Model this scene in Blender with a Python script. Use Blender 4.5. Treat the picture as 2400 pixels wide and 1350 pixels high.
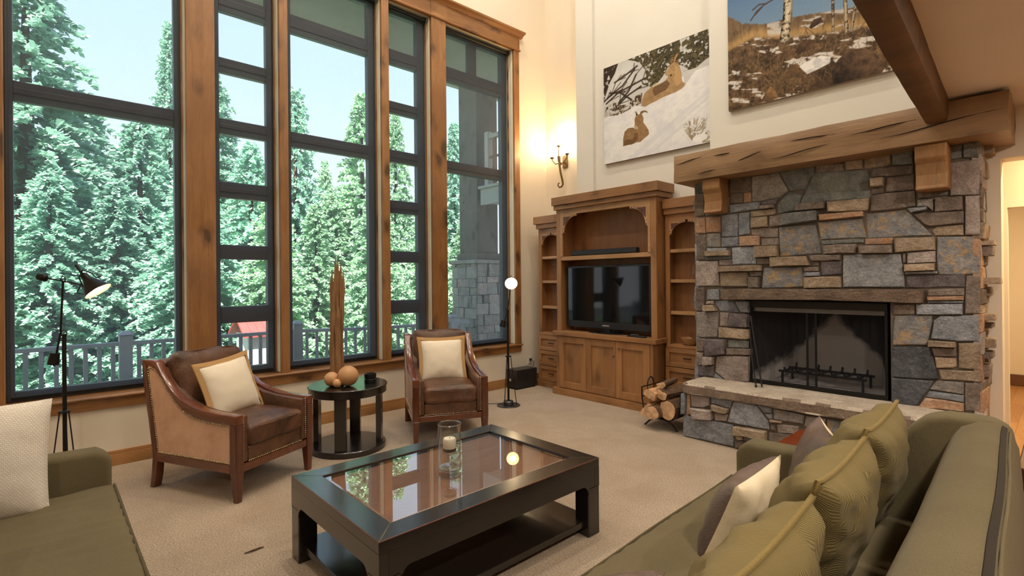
import bpy, bmesh, math, random
import numpy as np
from mathutils import Vector, Matrix, Euler, noise

for o in list(bpy.data.objects):
    bpy.data.objects.remove(o, do_unlink=True)
SC = bpy.context.scene
COL = SC.collection
PI = math.pi

# ------------------------------------------------------------------ camera
F_PX, CY_PX, ROLL, PITCH, YAW = 1201.25, 655.74, 0.0092, 0.0013, 0.8283
CAM = Vector((5.543, -4.832, 1.55))
cam_d = bpy.data.cameras.new('camera')
cam = bpy.data.objects.new('camera', cam_d)
COL.objects.link(cam)
cam_d.sensor_width = 36.0
cam_d.lens = 36.0 * F_PX / 2400.0
cam_d.shift_y = (CY_PX - 675.0) / 2400.0
cam_d.clip_start = 0.05
r0 = Vector((math.cos(YAW), math.sin(YAW), 0)); f0 = Vector((-math.sin(YAW), math.cos(YAW), 0)); u0 = Vector((0, 0, 1))
fw = f0 * math.cos(PITCH) + u0 * math.sin(PITCH); up = -f0 * math.sin(PITCH) + u0 * math.cos(PITCH)
cxv = r0 * math.cos(ROLL) - up * math.sin(ROLL); cyv = r0 * math.sin(ROLL) + up * math.cos(ROLL); czv = -fw
mw = Matrix(((cxv.x, cyv.x, czv.x, CAM.x), (cxv.y, cyv.y, czv.y, CAM.y), (cxv.z, cyv.z, czv.z, CAM.z), (0, 0, 0, 1)))
cam.matrix_world = mw
SC.camera = cam

# ------------------------------------------------------------------ sky, sun, exposure
SC.view_settings.view_transform = 'Standard'
SC.view_settings.look = 'None'
SC.view_settings.gamma = 1.0
SC.view_settings.exposure = 0.42
SC.view_settings.use_curve_mapping = False
try:
    SC.cycles.use_denoising = True
    SC.cycles.max_bounces = 10
    SC.cycles.diffuse_bounces = 5
    SC.cycles.glossy_bounces = 4
    SC.cycles.transparent_max_bounces = 24
    SC.cycles.caustics_reflective = False
    SC.cycles.caustics_refractive = False
    SC.cycles.sample_clamp_indirect = 6.0
except Exception:
    pass
W = bpy.data.worlds.new('sky'); SC.world = W; W.use_nodes = True
wn = W.node_tree.nodes; wl = W.node_tree.links; wn.clear()
w_out = wn.new('ShaderNodeOutputWorld'); w_bg = wn.new('ShaderNodeBackground')
w_tc = wn.new('ShaderNodeTexCoord'); w_sep = wn.new('ShaderNodeSeparateXYZ'); w_rmp = wn.new('ShaderNodeValToRGB')
wl.new(w_tc.outputs['Generated'], w_sep.inputs[0]); wl.new(w_sep.outputs['Z'], w_rmp.inputs[0])
wl.new(w_rmp.outputs[0], w_bg.inputs[0]); wl.new(w_bg.outputs[0], w_out.inputs[0])
cr = w_rmp.color_ramp
cr.elements[0].position = 0.0; cr.elements[0].color = (0.90, 0.93, 0.98, 1)
cr.elements[1].position = 1.0; cr.elements[1].color = (0.28, 0.52, 0.95, 1)
e_ = cr.elements.new(0.35); e_.color = (0.60, 0.79, 0.95, 1)
w_bg.inputs[1].default_value = 1.5

def sun_lamp(name, direction, strength, color, angle):
    d = bpy.data.lights.new(name, 'SUN'); d.energy = strength; d.color = color; d.angle = angle
    o = bpy.data.objects.new(name, d); COL.objects.link(o)
    o.rotation_euler = Vector(direction).to_track_quat('-Z', 'Y').to_euler()
    return o
sun_lamp('sun', (-0.62, 0.33, -1.0), 25.0, (1.0, 0.95, 0.86), 0.01)

def unseen_ceiling_light(loc, power, color, size, rot=(0, 0, 0)):
    d = bpy.data.lights.new('unseen_beam', 'AREA'); d.shape = 'DISK'; d.size = size; d.energy = power; d.color = color
    o = bpy.data.objects.new('unseen_beam', d); COL.objects.link(o); o.location = loc; o.rotation_euler = rot
    return o
WARM = (1.0, 0.88, 0.72)
# unseen fill lights added to brighten the room; their cans follow with the ceilings
HIGH_FILLS = [(1.0, -0.7), (2.6, -0.7), (4.1, -0.7), (1.0, -2.6), (2.6, -2.6), (4.1, -2.6), (1.0, -4.5), (2.6, -4.5), (4.1, -4.5)]
LOW_FILLS = [(6.2, -1.2), (6.2, -3.6), (6.2, -6.0)]
Z_HIGH, Z_LOW = 7.5, 2.83
for (x, y) in HIGH_FILLS:
    unseen_ceiling_light((x, y, Z_HIGH - 0.03), 29.0, WARM, 0.16)
for (x, y) in LOW_FILLS:
    unseen_ceiling_light((x, y, Z_LOW - 0.03), 30.0, WARM, 0.14)

# ------------------------------------------------------------------ node helpers
def new_mat(name):
    m = bpy.data.materials.new(name); m.use_nodes = True
    nt = m.node_tree; nt.nodes.clear()
    out = nt.nodes.new('ShaderNodeOutputMaterial')
    b = nt.nodes.new('ShaderNodeBsdfPrincipled')
    nt.links.new(b.outputs[0], out.inputs[0])
    return m, nt, b, out
def N(nt, t): return nt.nodes.new(t)
def coords(nt, scale=(1, 1, 1), rnd=True, kind='Object'):
    tc = N(nt, 'ShaderNodeTexCoord'); mp = N(nt, 'ShaderNodeMapping'); mp.inputs['Scale'].default_value = scale
    nt.links.new(tc.outputs[kind], mp.inputs['Vector'])
    if rnd:
        oi = N(nt, 'ShaderNodeObjectInfo'); ml = N(nt, 'ShaderNodeMath'); ml.operation = 'MULTIPLY'; ml.inputs[1].default_value = 37.0
        nt.links.new(oi.outputs['Random'], ml.inputs[0])
        cb = N(nt, 'ShaderNodeCombineXYZ')
        for i in range(3): nt.links.new(ml.outputs[0], cb.inputs[i])
        nt.links.new(cb.outputs[0], mp.inputs['Location'])
    return mp.outputs[0]
def noise_n(nt, vec, scale, detail=4, rough=0.55, dist=0.0):
    n = N(nt, 'ShaderNodeTexNoise'); n.inputs['Scale'].default_value = scale; n.inputs['Detail'].default_value = detail
    n.inputs['Roughness'].default_value = rough; n.inputs['Distortion'].default_value = dist
    nt.links.new(vec, n.inputs['Vector']); return n.outputs['Fac']
def ramp(nt, fac, stops):
    r = N(nt, 'ShaderNodeValToRGB'); e = r.color_ramp.elements
    e[0].position, e[0].color = stops[0][0], (*stops[0][1], 1)
    e[1].position, e[1].color = stops[-1][0], (*stops[-1][1], 1)
    for p, c in stops[1:-1]:
        x = e.new(p); x.color = (*c, 1)
    nt.links.new(fac, r.inputs[0]); return r.outputs[0]
def mixc(nt, fac, a, b, mode='MIX'):
    m = N(nt, 'ShaderNodeMix'); m.data_type = 'RGBA'; m.blend_type = mode
    for s, v in ((m.inputs[0], fac), (m.inputs[6], a), (m.inputs[7], b)):
        if hasattr(v, 'is_output'): nt.links.new(v, s)
        elif isinstance(v, (int, float)): s.default_value = v
        else: s.default_value = (*v, 1)
    return m.outputs[2]
def bump(nt, b, h, strength, dist=0.01):
    n = N(nt, 'ShaderNodeBump'); n.inputs['Strength'].default_value = strength; n.inputs['Distance'].default_value = dist
    nt.links.new(h, n.inputs['Height']); nt.links.new(n.outputs[0], b.inputs['Normal'])
def rand_tone(nt, col, lo, hi):
    oi = N(nt, 'ShaderNodeObjectInfo'); mr = N(nt, 'ShaderNodeMapRange'); mr.inputs[3].default_value = lo; mr.inputs[4].default_value = hi
    nt.links.new(oi.outputs['Random'], mr.inputs[0])
    hsv = N(nt, 'ShaderNodeHueSaturation'); nt.links.new(mr.outputs[0], hsv.inputs['Value']); nt.links.new(col, hsv.inputs['Color'])
    return hsv.outputs[0]

def m_plain(name, c, rough=0.5, metal=0.0, spec=0.5, var=0.0, vs=8.0, bmp=0.0, bs=60.0, coat=0.0):
    m, nt, b, _ = new_mat(name)
    v = coords(nt)
    c2 = tuple(x * (1 - var) for x in c)
    col = ramp(nt, noise_n(nt, v, vs, 3), [(0.3, c2), (0.7, c)])
    nt.links.new(col, b.inputs['Base Color'])
    b.inputs['Roughness'].default_value = rough; b.inputs['Metallic'].default_value = metal
    b.inputs['Specular IOR Level'].default_value = spec; b.inputs['Coat Weight'].default_value = coat
    if bmp: bump(nt, b, noise_n(nt, v, bs, 3), bmp, 0.004)
    return m
def m_wood(name, dark, light, axis, rough=0.42, knots=0.75, sc=1.0, tone=(0.88, 1.1), coat=0.0, bmp=0.25, knot_c=(0.035, 0.014, 0.006)):
    m, nt, b, _ = new_mat(name)
    s = [9.0 * sc] * 3; s['xyz'.index(axis)] = 0.85 * sc
    v = coords(nt, tuple(s))
    grain = noise_n(nt, v, 1.6, 6, 0.62, 0.9)
    col = ramp(nt, grain, [(0.25, dark), (0.5, tuple((a + c) / 2 for a, c in zip(dark, light))), (0.75, light)])
    fine = noise_n(nt, v, 11.0, 3, 0.6)
    col = mixc(nt, 0.30, col, ramp(nt, fine, [(0.3, dark), (0.7, light)]))
    big = noise_n(nt, coords(nt, (1, 1, 1)), 1.7, 2)
    col = mixc(nt, ramp(nt, big, [(0.32, (0.55,) * 3), (0.62, (0, 0, 0))]), col, dark)
    if knots:
        ks = [4.2] * 3; ks['xyz'.index(axis)] = 2.2
        vo = N(nt, 'ShaderNodeTexVoronoi'); vo.inputs['Scale'].default_value = 1.1; kv = coords(nt, tuple(ks)); kw = N(nt, 'ShaderNodeTexNoise'); kw.inputs['Scale'].default_value = 2.2; nt.links.new(kv, kw.inputs['Vector']); ka = N(nt, 'ShaderNodeVectorMath'); ka.operation = 'MULTIPLY_ADD'; ka.inputs[1].default_value = (0.55, 0.55, 0.55); nt.links.new(kw.outputs['Color'], ka.inputs[0]); nt.links.new(kv, ka.inputs[2]); nt.links.new(ka.outputs[0], vo.inputs['Vector'])
        kf = ramp(nt, vo.outputs['Distance'], [(0.12, (knots,) * 3), (0.22, (knots * 0.45,) * 3), (0.42, (0, 0, 0))])
        col = mixc(nt, kf, col, knot_c)
    col = rand_tone(nt, col, *tone)
    nt.links.new(col, b.inputs['Base Color'])
    b.inputs['Roughness'].default_value = rough; b.inputs['Coat Weight'].default_value = coat; b.inputs['Coat Roughness'].default_value = 0.15
    if bmp: bump(nt, b, fine, bmp, 0.003)
    return m
def m_fabric(name, c1, c2, scale=260.0, bmp=0.35, rough=0.95, big=0.12, weave=None, sheen=0.05):
    m, nt, b, _ = new_mat(name)
    v = coords(nt)
    f = noise_n(nt, v, scale, 2, 0.6)
    if weave:
        wv = N(nt, 'ShaderNodeTexWave'); wv.inputs['Scale'].default_value = weave; wv.inputs['Distortion'].default_value = 1.2
        wv.bands_direction = 'DIAGONAL'; nt.links.new(v, wv.inputs['Vector']); f = wv.outputs['Fac']
    col = ramp(nt, f, [(0.25, c1), (0.75, c2)])
    bg = noise_n(nt, v, 3.5, 3)
    col = mixc(nt, ramp(nt, bg, [(0.35, (big,) * 3), (0.65, (0, 0, 0))]), col, tuple(x * 0.55 for x in c1))
    nt.links.new(col, b.inputs['Base Color']); b.inputs['Roughness'].default_value = rough
    b.inputs['Sheen Weight'].default_value = sheen; b.inputs['Specular IOR Level'].default_value = 0.2
    bump(nt, b, f, bmp, 0.002)
    return m
def m_leather(name, c1, c2, rough=0.36, bmp=0.35, scale=5.0):
    m, nt, b, _ = new_mat(name)
    v = coords(nt)
    col = ramp(nt, noise_n(nt, v, scale, 5, 0.6, 0.4), [(0.3, c1), (0.7, c2)])
    nt.links.new(col, b.inputs['Base Color']); b.inputs['Roughness'].default_value = rough
    vo = N(nt, 'ShaderNodeTexVoronoi'); vo.inputs['Scale'].default_value = 180; nt.links.new(v, vo.inputs['Vector'])
    ad = N(nt, 'ShaderNodeMath'); ad.operation = 'ADD'; nt.links.new(vo.outputs['Distance'], ad.inputs[0])
    w = noise_n(nt, v, 9.0, 4, 0.6, 1.0); ml = N(nt, 'ShaderNodeMath'); ml.operation = 'MULTIPLY'; ml.inputs[1].default_value = 4.0
    nt.links.new(w, ml.inputs[0]); nt.links.new(ml.outputs[0], ad.inputs[1])
    bump(nt, b, ad.outputs[0], bmp, 0.004)
    return m
def m_stone(name, c1, c2, patch=None, patch_lo=0.55, tone=(0.8, 1.2), sc=1.0):
    m, nt, b, _ = new_mat(name)
    v = coords(nt)
    col = ramp(nt, noise_n(nt, v, 9.0 * sc, 7, 0.72, 0.3), [(0.3, c1), (0.7, c2)])
    sp = noise_n(nt, v, 70.0, 3, 0.7)
    col = mixc(nt, ramp(nt, sp, [(0.35, (0.45,) * 3), (0.6, (0, 0, 0))]), col, tuple(x * 0.5 for x in c1))
    if patch:
        pf = ramp(nt, noise_n(nt, v, 13.0 * sc, 6, 0.68, 0.5), [(patch_lo, (0, 0, 0)), (patch_lo + 0.11, (0.9,) * 3)])
        col = mixc(nt, pf, col, patch)
    col = rand_tone(nt, col, *tone)
    nt.links.new(col, b.inputs['Base Color']); b.inputs['Roughness'].default_value = 0.82
    b.inputs['Specular IOR Level'].default_value = 0.3
    h = noise_n(nt, v, 22.0, 8, 0.65, 0.4)
    bump(nt, b, h, 0.9, 0.03)
    return m
def m_emit(name, c, s):
    m = bpy.data.materials.new(name); m.use_nodes = True; nt = m.node_tree; nt.nodes.clear()
    o = N(nt, 'ShaderNodeOutputMaterial'); e = N(nt, 'ShaderNodeEmission'); e.inputs[0].default_value = (*c, 1); e.inputs[1].default_value = s
    nt.links.new(e.outputs[0], o.inputs[0]); return m
def m_glass(name, tint=(1, 1, 1), f0=0.04, fmax=0.9, rough=0.0, power=4.0):
    m = bpy.data.materials.new(name); m.use_nodes = True; nt = m.node_tree; nt.nodes.clear()
    o = N(nt, 'ShaderNodeOutputMaterial'); t = N(nt, 'ShaderNodeBsdfTransparent'); g = N(nt, 'ShaderNodeBsdfGlossy'); mx = N(nt, 'ShaderNodeMixShader')
    lw = N(nt, 'ShaderNodeLayerWeight'); lw.inputs[0].default_value = 0.5
    pw = N(nt, 'ShaderNodeMath'); pw.operation = 'POWER'; pw.inputs[1].default_value = power; nt.links.new(lw.outputs['Facing'], pw.inputs[0])
    ma = N(nt, 'ShaderNodeMath'); ma.operation = 'MULTIPLY_ADD'; ma.inputs[1].default_value = fmax - f0; ma.inputs[2].default_value = f0; nt.links.new(pw.outputs[0], ma.inputs[0])
    t.inputs[0].default_value = (*tint, 1); g.inputs['Roughness'].default_value = rough
    nt.links.new(ma.outputs[0], mx.inputs[0]); nt.links.new(t.outputs[0], mx.inputs[1]); nt.links.new(g.outputs[0], mx.inputs[2])
    nt.links.new(mx.outputs[0], o.inputs[0]); return m
def m_sheer(name, c, opacity, through=0.0):
    m = bpy.data.materials.new(name); m.use_nodes = True; nt = m.node_tree; nt.nodes.clear()
    o = N(nt, 'ShaderNodeOutputMaterial'); t = N(nt, 'ShaderNodeBsdfTransparent'); d = N(nt, 'ShaderNodeBsdfDiffuse'); tr = N(nt, 'ShaderNodeBsdfTranslucent')
    m2 = N(nt, 'ShaderNodeMixShader'); mx = N(nt, 'ShaderNodeMixShader'); m2.inputs[0].default_value = through
    d.inputs[0].default_value = (*c, 1); tr.inputs[0].default_value = (*c, 1)
    nt.links.new(d.outputs[0], m2.inputs[1]); nt.links.new(tr.outputs[0], m2.inputs[2])
    v = coords(nt, rnd=False); n = noise_n(nt, v, 400, 1); mr = N(nt, 'ShaderNodeMapRange'); mr.inputs[3].default_value = opacity - 0.05; mr.inputs[4].default_value = opacity + 0.05
    nt.links.new(n, mr.inputs[0]); nt.links.new(mr.outputs[0], mx.inputs[0])
    nt.links.new(t.outputs[0], mx.inputs[1]); nt.links.new(m2.outputs[0], mx.inputs[2]); nt.links.new(mx.outputs[0], o.inputs[0]); return m
def m_vcol(name, rough=0.6):
    m, nt, b, _ = new_mat(name)
    a = N(nt, 'ShaderNodeVertexColor'); a.layer_name = 'print'
    nt.links.new(a.outputs[0], b.inputs['Base Color']); b.inputs['Roughness'].default_value = rough; b.inputs['Specular IOR Level'].default_value = 0.2
    bump(nt, b, noise_n(nt, coords(nt), 700, 2), 0.1, 0.001)
    return m

# ------------------------------------------------------------------ mesh helpers
class MB:
    def __init__(s): s.v = []; s.f = []
    def add(s, v, f):
        n = len(s.v); s.v += [tuple(x) for x in v]; s.f += [tuple(i + n for i in q) for q in f]; return s
    def box(s, x0, x1, y0, y1, z0, z1):
        return s.add([(x0, y0, z0), (x1, y0, z0), (x1, y1, z0), (x0, y1, z0), (x0, y0, z1), (x1, y0, z1), (x1, y1, z1), (x0, y1, z1)],
                     [(0, 3, 2, 1), (4, 5, 6, 7), (0, 1, 5, 4), (1, 2, 6, 5), (2, 3, 7, 6), (3, 0, 4, 7)])
    def frustum(s, b, zb, t, zt):       # b, t = (x0,x1,y0,y1)
        return s.add([(b[0], b[2], zb), (b[1], b[2], zb), (b[1], b[3], zb), (b[0], b[3], zb), (t[0], t[2], zt), (t[1], t[2], zt), (t[1], t[3], zt), (t[0], t[3], zt)],
                     [(0, 3, 2, 1), (4, 5, 6, 7), (0, 1, 5, 4), (1, 2, 6, 5), (2, 3, 7, 6), (3, 0, 4, 7)])
    def prism(s, poly, axis, a, b):
        def P(p, t):
            return (t, p[0], p[1]) if axis == 'x' else ((p[0], t, p[1]) if axis == 'y' else (p[0], p[1], t))
        n = len(poly)
        return s.add([P(p, a) for p in poly] + [P(p, b) for p in poly],
                     [tuple(range(n)), tuple(range(2 * n - 1, n - 1, -1))] + [(i, i + n, (i + 1) % n + n, (i + 1) % n) for i in range(n)])
    def tube(s, pts, r, n=8, caps=True):
        pts = [Vector(p) for p in pts]; k = len(pts)
        rs = r if isinstance(r, (list, tuple)) else [r] * k
        vv = []; ff = []; ref = None
        for i, p in enumerate(pts):
            d = (pts[min(i + 1, k - 1)] - pts[max(i - 1, 0)]).normalized()
            if ref is None:
                ref = d.orthogonal().normalized()
            ref = (ref - d * ref.dot(d)).normalized(); q = d.cross(ref)
            for j in range(n):
                a = 2 * PI * j / n; vv.append(p + (ref * math.cos(a) + q * math.sin(a)) * rs[i])
        for i in range(k - 1):
            for j in range(n):
                ff.append((i * n + j, i * n + (j + 1) % n, (i + 1) * n + (j + 1) % n, (i + 1) * n + j))
        if caps:
            ff.append(tuple(range(n - 1, -1, -1))); ff.append(tuple((k - 1) * n + j for j in range(n)))
        return s.add(vv, ff)
    def loop_tube(s, pts, r, n=6):
        pts = [Vector(p) for p in pts]; k = len(pts); vv = []; ff = []; ref = None
        for i, p in enumerate(pts):
            d = (pts[(i + 1) % k] - pts[i - 1]).normalized()
            if ref is None: ref = d.orthogonal().normalized()
            ref = (ref - d * ref.dot(d)).normalized(); q = d.cross(ref)
            for j in range(n):
                a = 2 * PI * j / n; vv.append(p + (ref * math.cos(a) + q * math.sin(a)) * r)
        for i in range(k):
            for j in range(n):
                ff.append((i * n + j, i * n + (j + 1) % n, ((i + 1) % k) * n + (j + 1) % n, ((i + 1) % k) * n + j))
        return s.add(vv, ff)
    def lathe(s, prof, n=28, c=(0, 0, 0), mat=None):
        vv = []; ff = []
        for (r, z) in prof:
            for j in range(n):
                a = 2 * PI * j / n; p = Vector((r * math.cos(a), r * math.sin(a), z))
                if mat is not None: p = mat @ p
                vv.append((p.x + c[0], p.y + c[1], p.z + c[2]))
        for i in range(len(prof) - 1):
            for j in range(n):
                ff.append((i * n + j, i * n + (j + 1) % n, (i + 1) * n + (j + 1) % n, (i + 1) * n + j))
        return s.add(vv, ff)
    def ball(s, c, r, n=14, m=9, sz=1.0):
        prof = [(max(1e-4, r * math.sin(PI * i / m)), -r * sz * math.cos(PI * i / m)) for i in range(m + 1)]
        return s.lathe(prof, n, c)
    def mesh(s, name, bevel=0.0, seg=2, weld=False):
        me = bpy.data.meshes.new(name); me.from_pydata([tuple(v) for v in s.v], [], s.f)
        bm = bmesh.new(); bm.from_mesh(me)
        if weld: bmesh.ops.remove_doubles(bm, verts=bm.verts, dist=1e-5)
        bmesh.ops.recalc_face_normals(bm, faces=bm.faces)
        if bevel > 0:
            ed = [e for e in bm.edges if len(e.link_faces) == 2 and e.calc_face_angle(0) > 0.5]
            bmesh.ops.bevel(bm, geom=ed, offset=bevel, segments=seg, affect='EDGES', profile=0.5, clamp_overlap=True)
        bm.to_mesh(me); bm.free(); return me
    def build(s, name, mat, parent=None, bevel=0.0, seg=2, smooth=None, weld=False):
        return obj(name, s.mesh(name, bevel, seg, weld), mat, parent, smooth)
def obj(name, me, mat, parent=None, smooth=None):
    if smooth is not None:
        me.polygons.foreach_set('use_smooth', [True] * len(me.polygons))
        me.set_sharp_from_angle(angle=math.radians(smooth))
    o = bpy.data.objects.new(name, me); COL.objects.link(o)
    if mat is not None:
        if len(me.materials) == 0: me.materials.append(mat)
        else: me.materials[0] = mat
    if parent is not None: o.parent = parent
    return o
def tag(o, label=None, cat=None, group=None, kind=None):
    if label: o['label'] = label
    if cat: o['category'] = cat
    if group: o['group'] = group
    if kind: o['kind'] = kind
    return o
def thing(name, label, cat, loc=(0, 0, 0), rotz=0.0, group=None, kind=None):
    o = bpy.data.objects.new(name, None); COL.objects.link(o); o.empty_display_size = 0.1
    o.location = loc; o.rotation_euler = (0, 0, rotz)
    return tag(o, label, cat, group, kind)
def struct(o): o['kind'] = 'structure'; return o
def bx(name, mat, x0, x1, y0, y1, z0, z1, parent=None, bevel=0.004, seg=2):
    return MB().box(x0, x1, y0, y1, z0, z1).build(name, mat, parent, bevel, seg)
def copy_tree(o, parent=None):
    c = o.copy(); COL.objects.link(c); c.parent = parent
    for ch in list(o.children):
        copy_tree(ch, c)
    return c
def softbox(hx, hy, hz, r, crown=0.0, n=14, wr=0.0, wf=6.0, seed=0, axis='z'):
    """rounded, crowned cushion block centred on the origin"""
    vv = {}; V_ = []; F_ = []
    def vid(p):
        k = tuple(round(c, 5) for c in p)
        if k not in vv:
            vv[k] = len(V_); V_.append(p)
        return vv[k]
    g = [-1 + 2 * i / n for i in range(n + 1)]
    for ax in range(3):
        for sg in (-1, 1):
            for i in range(n):
                for j in range(n):
                    q = []
                    for (a, b) in ((i, j), (i + 1, j), (i + 1, j + 1), (i, j + 1)):
                        p = [0, 0, 0]; p[ax] = sg; p[(ax + 1) % 3] = g[a]; p[(ax + 2) % 3] = g[b]; q.append(vid(tuple(p)))
                    F_.append(tuple(q if sg > 0 else q[::-1]))
    h = (hx, hy, hz); out = []
    ia = 'xyz'.index(axis)
    for p in V_:
        P = Vector([p[i] * h[i] for i in range(3)])
        inn = Vector([max(-(h[i] - r), min(h[i] - r, P[i])) for i in range(3)])
        d = P - inn
        if d.length > 1e-9: P = inn + d.normalized() * min(r, max(abs(c) for c in d) if sum(abs(c) > 1e-9 for c in d) == 1 else r)
        o1, o2 = [k for k in range(3) if k != ia]
        P[ia] *= 1 + crown * (1 - p[o1] ** 2) * (1 - p[o2] ** 2)
        if wr:
            P += P.normalized() * wr * noise.noise(Vector((P.x * wf + seed * 7.3, P.y * wf, P.z * wf)))
        out.append(P)
    return MB().add(out, F_)
def pillow_mb(w, h, t, n=22, pinch=0.07, pw=0.55, wr=0.006, seed=0):
    """knife-edge cushion in the local xz plane, thickness along y"""
    mb = MB(); rng = random.Random(seed); vv = []; ff = []
    for side in (-1, 1):
        base = len(vv)
        for i in range(n + 1):
            for j in range(n + 1):
                u = -1 + 2 * i / n; v = -1 + 2 * j / n
                x = w / 2 * u * (1 - pinch * (1 - v * v)); z = h / 2 * v * (1 - pinch * (1 - u * u))
                th = t / 2 * max(0.0, (1 - abs(u) ** 2.4) * (1 - abs(v) ** 2.4)) ** pw
                e = min(1 - abs(u), 1 - abs(v))
                k = wr * noise.noise(Vector((x * 9 + seed, z * 9, side * 3.0))) + wr * 0.9 * noise.noise(Vector((x * 22, z * 22 + seed, side))) * (1 - e)
                vv.append((x, side * (th + (k if e > 0.001 else 0)), z))
        for i in range(n):
            for j in range(n):
                a = base + i * (n + 1) + j
                q = (a, a + 1, a + n + 2, a + n + 1); ff.append(q if side < 0 else q[::-1])
    mb.add(vv, ff); return mb
def pillow_edge(w, h, pinch, k=14):
    pts = []
    for s in range(4):
        for i in range(k):
            t = -1 + 2 * i / k
            u, v = [(t, -1), (1, t), (-t, 1), (-1, -t)][s]
            pts.append((w / 2 * u * (1 - pinch * (1 - v * v)), 0.0, h / 2 * v * (1 - pinch * (1 - u * u))))
    return pts

# ------------------------------------------------------------------ materials
ALD_D, ALD_L = (0.205, 0.088, 0.028), (0.44, 0.22, 0.083)
MT = {}
MT['post'] = m_wood('knotty_alder_upright', ALD_D, ALD_L, 'z', 0.36, 0.8, coat=0.15)
MT['trim_y'] = m_wood('knotty_alder_along_wall', ALD_D, ALD_L, 'y', 0.36, 0.8, coat=0.15)
MT['trim_x'] = m_wood('knotty_alder_across', ALD_D, ALD_L, 'x', 0.36, 0.8, coat=0.15)
MT['base_y'] = m_wood('pine_baseboard', (0.36, 0.17, 0.06), (0.56, 0.30, 0.12), 'y', 0.4, 0.7)
MT['base_x'] = m_wood('hall_baseboard', (0.10, 0.045, 0.02), (0.18, 0.08, 0.035), 'x', 0.4, 0.3)
MT['wall'] = m_plain('cream_wall_paint', (0.76, 0.685, 0.575), 0.85, var=0.03, vs=2.0, bmp=0.08, bs=120)
MT['wall_hi'] = m_plain('ivory_wall_paint', (0.70, 0.685, 0.645), 0.85, var=0.03, vs=2.0, bmp=0.08, bs=120)
MT['ceil'] = m_plain('ceiling_paint', (0.73, 0.69, 0.67), 0.9, var=0.04, vs=3.0, bmp=0.15, bs=150)
MT['bronze'] = m_plain('dark_bronze_window_frame', (0.055, 0.060, 0.070), 0.45, var=0.1)
MT['glass'] = m_glass('window_glass', (0.985, 0.995, 0.99), 0.03, 0.6)
MT['screen'] = m_sheer('solar_shade_fabric', (0.15, 0.18, 0.23), 0.22, 0.5)
MT['black'] = m_plain('black_metal', (0.018, 0.017, 0.016), 0.42, metal=0.6, var=0.2)
MT['iron'] = m_plain('wrought_iron', (0.03, 0.028, 0.026), 0.55, metal=0.5, var=0.3)
MT['steel'] = m_plain('gunmetal', (0.16, 0.16, 0.17), 0.32, metal=0.9, var=0.2)
MT['plastic'] = m_plain('black_plastic', (0.016, 0.016, 0.018), 0.35, var=0.1)
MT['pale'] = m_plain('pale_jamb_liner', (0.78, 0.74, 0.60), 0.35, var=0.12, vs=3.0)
MT['white'] = m_plain('white_plastic', (0.75, 0.72, 0.66), 0.4, var=0.05)
MT['beam'] = m_wood('rough_hewn_beam', (0.22, 0.128, 0.066), (0.47, 0.30, 0.165), 'x', 0.42, 0.35, sc=0.7, bmp=0.6)
MT['beam_y'] = m_wood('dark_ceiling_beam', (0.075, 0.034, 0.012), (0.19, 0.088, 0.03), 'y', 0.62, 0.5, sc=0.7, bmp=0.6)
MT['corbel'] = m_wood('corbel_oak', (0.20, 0.095, 0.035), (0.46, 0.25, 0.105), 'z', 0.55, 0.4, sc=0.8, bmp=0.6)
MT['cab_z'] = m_wood('cabinet_alder_upright', (0.245, 0.113, 0.043), (0.455, 0.236, 0.094), 'z', 0.42, 0.45)
MT['cab_x'] = m_wood('cabinet_alder_across', (0.245, 0.113, 0.043), (0.455, 0.236, 0.094), 'x', 0.42, 0.45)
MT['cab_lt'] = m_wood('cabinet_alder_light', (0.34, 0.18, 0.078), (0.56, 0.335, 0.16), 'x', 0.42, 0.35)
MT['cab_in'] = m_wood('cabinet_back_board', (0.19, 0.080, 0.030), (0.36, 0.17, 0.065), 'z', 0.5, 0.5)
MT['copper'] = m_plain('hammered_bronze_inset', (0.16, 0.075, 0.05), 0.5, metal=0.2, var=0.5, vs=30, bmp=0.3, bs=60)
MT['espresso'] = m_wood('espresso_wood', (0.007, 0.0055, 0.005), (0.019, 0.0145, 0.012), 'x', 0.25, 0.0, coat=0.5, bmp=0.12, tone=(0.9, 1.1))
MT['worn'] = m_plain('rubbed_through_edge', (0.20, 0.055, 0.025), 0.5, var=0.6, vs=40)
MT['inlay'] = m_wood('woven_table_panel', (0.30, 0.14, 0.09), (0.50, 0.28, 0.19), 'y', 0.5, 0.0, sc=4.0, bmp=0.4)
MT['mahog'] = m_wood('mahogany', (0.075, 0.018, 0.008), (0.22, 0.065, 0.022), 'x', 0.22, 0.0, coat=0.6, bmp=0.05)
MT['mahog_z'] = m_wood('mahogany_upright', (0.055, 0.014, 0.007), (0.17, 0.05, 0.018), 'z', 0.25, 0.0, coat=0.5, bmp=0.05)
MT['cherry'] = m_wood('cherry_table', (0.10, 0.02, 0.008), (0.22, 0.055, 0.018), 'x', 0.25, 0.0, coat=0.5, bmp=0.05)
MT['leather'] = m_leather('brown_leather', (0.050, 0.021, 0.011), (0.145, 0.064, 0.032), 0.25, 0.5)
MT['suede'] = m_leather('tan_suede', (0.52, 0.31, 0.21), (0.72, 0.48, 0.345), 0.7, 0.2)
MT['nail'] = m_plain('antique_brass_nails', (0.58, 0.45, 0.28), 0.3, metal=0.9, var=0.4, vs=60)
MT['linen'] = m_fabric('cream_linen', (0.76, 0.67, 0.53), (0.86, 0.78, 0.65), 420, 0.2, big=0.04)
MT['burlap'] = m_fabric('tan_burlap', (0.40, 0.23, 0.09), (0.58, 0.37, 0.17), 500, 0.5)
MT['knit'] = None
MT['green'] = m_fabric('olive_velvet', (0.104, 0.082, 0.042), (0.158, 0.130, 0.074), 320, 0.25, big=0.22, sheen=0.04)
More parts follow.
